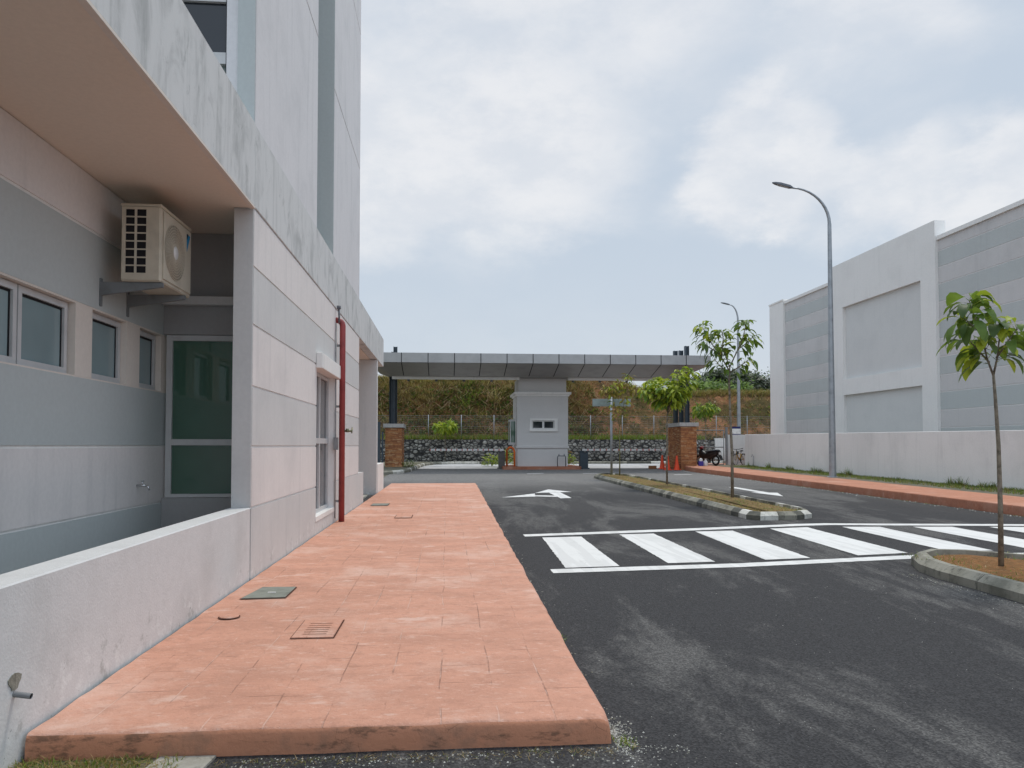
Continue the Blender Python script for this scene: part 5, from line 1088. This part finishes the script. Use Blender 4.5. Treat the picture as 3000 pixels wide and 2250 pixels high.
# ------------------------------------------------------------------ ground cover
mb = MB()
for _ in range(5200):
    x = rnd.uniform(-1.99, -1.25); y = rnd.uniform(3.2, 3.845)
    if x > -1.42 and rnd.random() < .6: continue
    blade(mb, (x, y, 0), rdir(1.4), rnd.uniform(.03, .085), rnd.uniform(.004, .009), rnd.choice((0, 0, 1, 2, 2, 3)), .6)
mb.build('corner_grass', ['grass_green', 'grass_fresh', 'grass_dry', 'grass_straw'], kind='stuff', label='scruffy grass patch at the corner of pavement and low wall', cat='grass')
mb = MB(); mb.add([(-2.0, 2.0, .006), (-1.26, 2.0, .006), (-1.24, 3.86, .006), (-2.0, 3.86, .006)], [(0, 1, 2, 3)]); mb.build('corner_soil', 'ground_soil', kind='structure')
mb = MB()
for _ in range(15000):
    y = 10+28*rnd.random()**1.2; u = rnd.random(); x = 15.28-u*u*(.95+.25*nz(y*.7)); hgt = .05+.10*rnd.random()*(1+nz(y*.9, 2))
    if nz(y*.8, 7) > .15 and u < .3: hgt *= 2.6
    blade(mb, (x, y, g(y)+.21), rdir(.8), hgt, rnd.uniform(.012, .03), rnd.choice((0, 0, 4, 1, 0, 2)), .4)
mb.build('verge_grass', ['grass_green', 'grass_fresh', 'grass_dry', 'grass_straw', 'grass_dark'], kind='stuff', label='grass and weeds along the foot of the low white wall', cat='grass')
mb = MB()
for _ in range(3600):
    y = 15.2+16.6*rnd.random()**1.2; x = rnd.uniform(6.2, 7.4); blade(mb, (x, y, g(y)+.128), rdir(1.6), rnd.uniform(.02, .07), rnd.uniform(.008, .02), rnd.choice((0, 1, 1, 2, 3)), .6)
for _ in range(2600):
    y = rnd.uniform(6.2, 9.35); x = rnd.uniform(5.65, 7.2)
    gz_ = nz(x*1.3, y*1.3, 6)+(.25 if y < 8.3 else -.25)
    if rnd.random() < .35+gz_: blade(mb, (x, y, .125), rdir(1.3), rnd.uniform(.03, .09), rnd.uniform(.006, .014), rnd.choice((2, 2, 3, 0)), .6)
mb.build('island_litter', ['grass_straw', 'grass_dry', 'grass_green', 'grass_fresh'], kind='stuff', label='dry grass and leaf litter on the island soil', cat='grass')
# loose grit and debris along the kerb edges
mb = MB()
def pebble(x, y, s, z, mt):
    vs = [(x+s*rnd.uniform(.6, 1), y, z), (x-s*rnd.uniform(.6, 1), y, z), (x, y+s*rnd.uniform(.6, 1), z), (x, y-s*rnd.uniform(.6, 1), z), (x+rnd.uniform(-.3, .3)*s, y, z+s*rnd.uniform(.5, 1))]
    mb.add(vs, [(0, 2, 4), (2, 1, 4), (1, 3, 4), (3, 0, 4)], mt)
for _ in range(420): pebble(.85+abs(rnd.gauss(0, .055)), 3.95+rnd.gauss(0, .13), rnd.uniform(.003, .009), 0, rnd.choice((0, 1, 1, 2)))
for _ in range(520): pebble(rnd.uniform(-1.0, 1.2), 3.82-abs(rnd.gauss(0, .12)), rnd.uniform(.0025, .008), 0, rnd.choice((0, 1, 2)))
for _ in range(260): y = rnd.uniform(4, 24); pebble(pav_edge(y)+.02+abs(rnd.gauss(0, .05)), y, rnd.uniform(.004, .012), 0+g(y), rnd.choice((0, 2, 2)))
for _ in range(350): pebble(rnd.uniform(1, 6), 3.3+rnd.random()**2*7, rnd.uniform(.002, .0055), 0, rnd.choice((0, 1)))
for _ in range(420): y = rnd.uniform(13, 35); pebble(11.96-abs(rnd.gauss(0, .12)), y, rnd.uniform(.008, .03), g(y), rnd.choice((0, 2, 2, 1)))
for _ in range(300): pebble(5.42-abs(rnd.gauss(0, .10)), rnd.uniform(5.5, 8.6), rnd.uniform(.004, .012), 0, rnd.choice((0, 2, 2)))
mb.build('grit', ['slab_concrete', 'kerb_white', 'kerb_grimy'], kind='stuff', label='loose grit and small stones along the kerbs', cat='gravel')
mb = MB()
for _ in range(420):
    x = rnd.uniform(-1.1, .85); blade(mb, (x, 3.80-abs(rnd.gauss(0, .05)), 0), rdir(2.2), rnd.uniform(.02, .05), rnd.uniform(.002, .004), rnd.choice((0, 1, 1, 2)), .7)
for _ in range(70): blade(mb, (.88+rnd.gauss(0, .02), 6.0+rnd.gauss(0, .12), 0), rdir(1.4), rnd.uniform(.02, .05), rnd.uniform(.006, .012), rnd.choice((2, 3)), .6)
for _ in range(60): blade(mb, (.9+rnd.gauss(0, .03), 3.85+rnd.gauss(0, .05), 0), rdir(1.4), rnd.uniform(.02, .05), rnd.uniform(.005, .01), rnd.choice((1, 2, 3)), .6)
for _ in range(500):
    y = rnd.uniform(13, 30); w_ = nz(y*.9, 3)
    if w_ > 0: blade(mb, (11.95-abs(rnd.gauss(0, .05)), y, g(y)), rdir(1.2), rnd.uniform(.03, .12)*(w_+.4), rnd.uniform(.008, .016), rnd.choice((1, 2, 2, 3)), .6)
mb.build('kerb_weeds', ['grass_straw', 'grass_dry', 'grass_green', 'grass_fresh'], kind='stuff', label='dry straw and weeds growing along the kerb edges', cat='weeds')
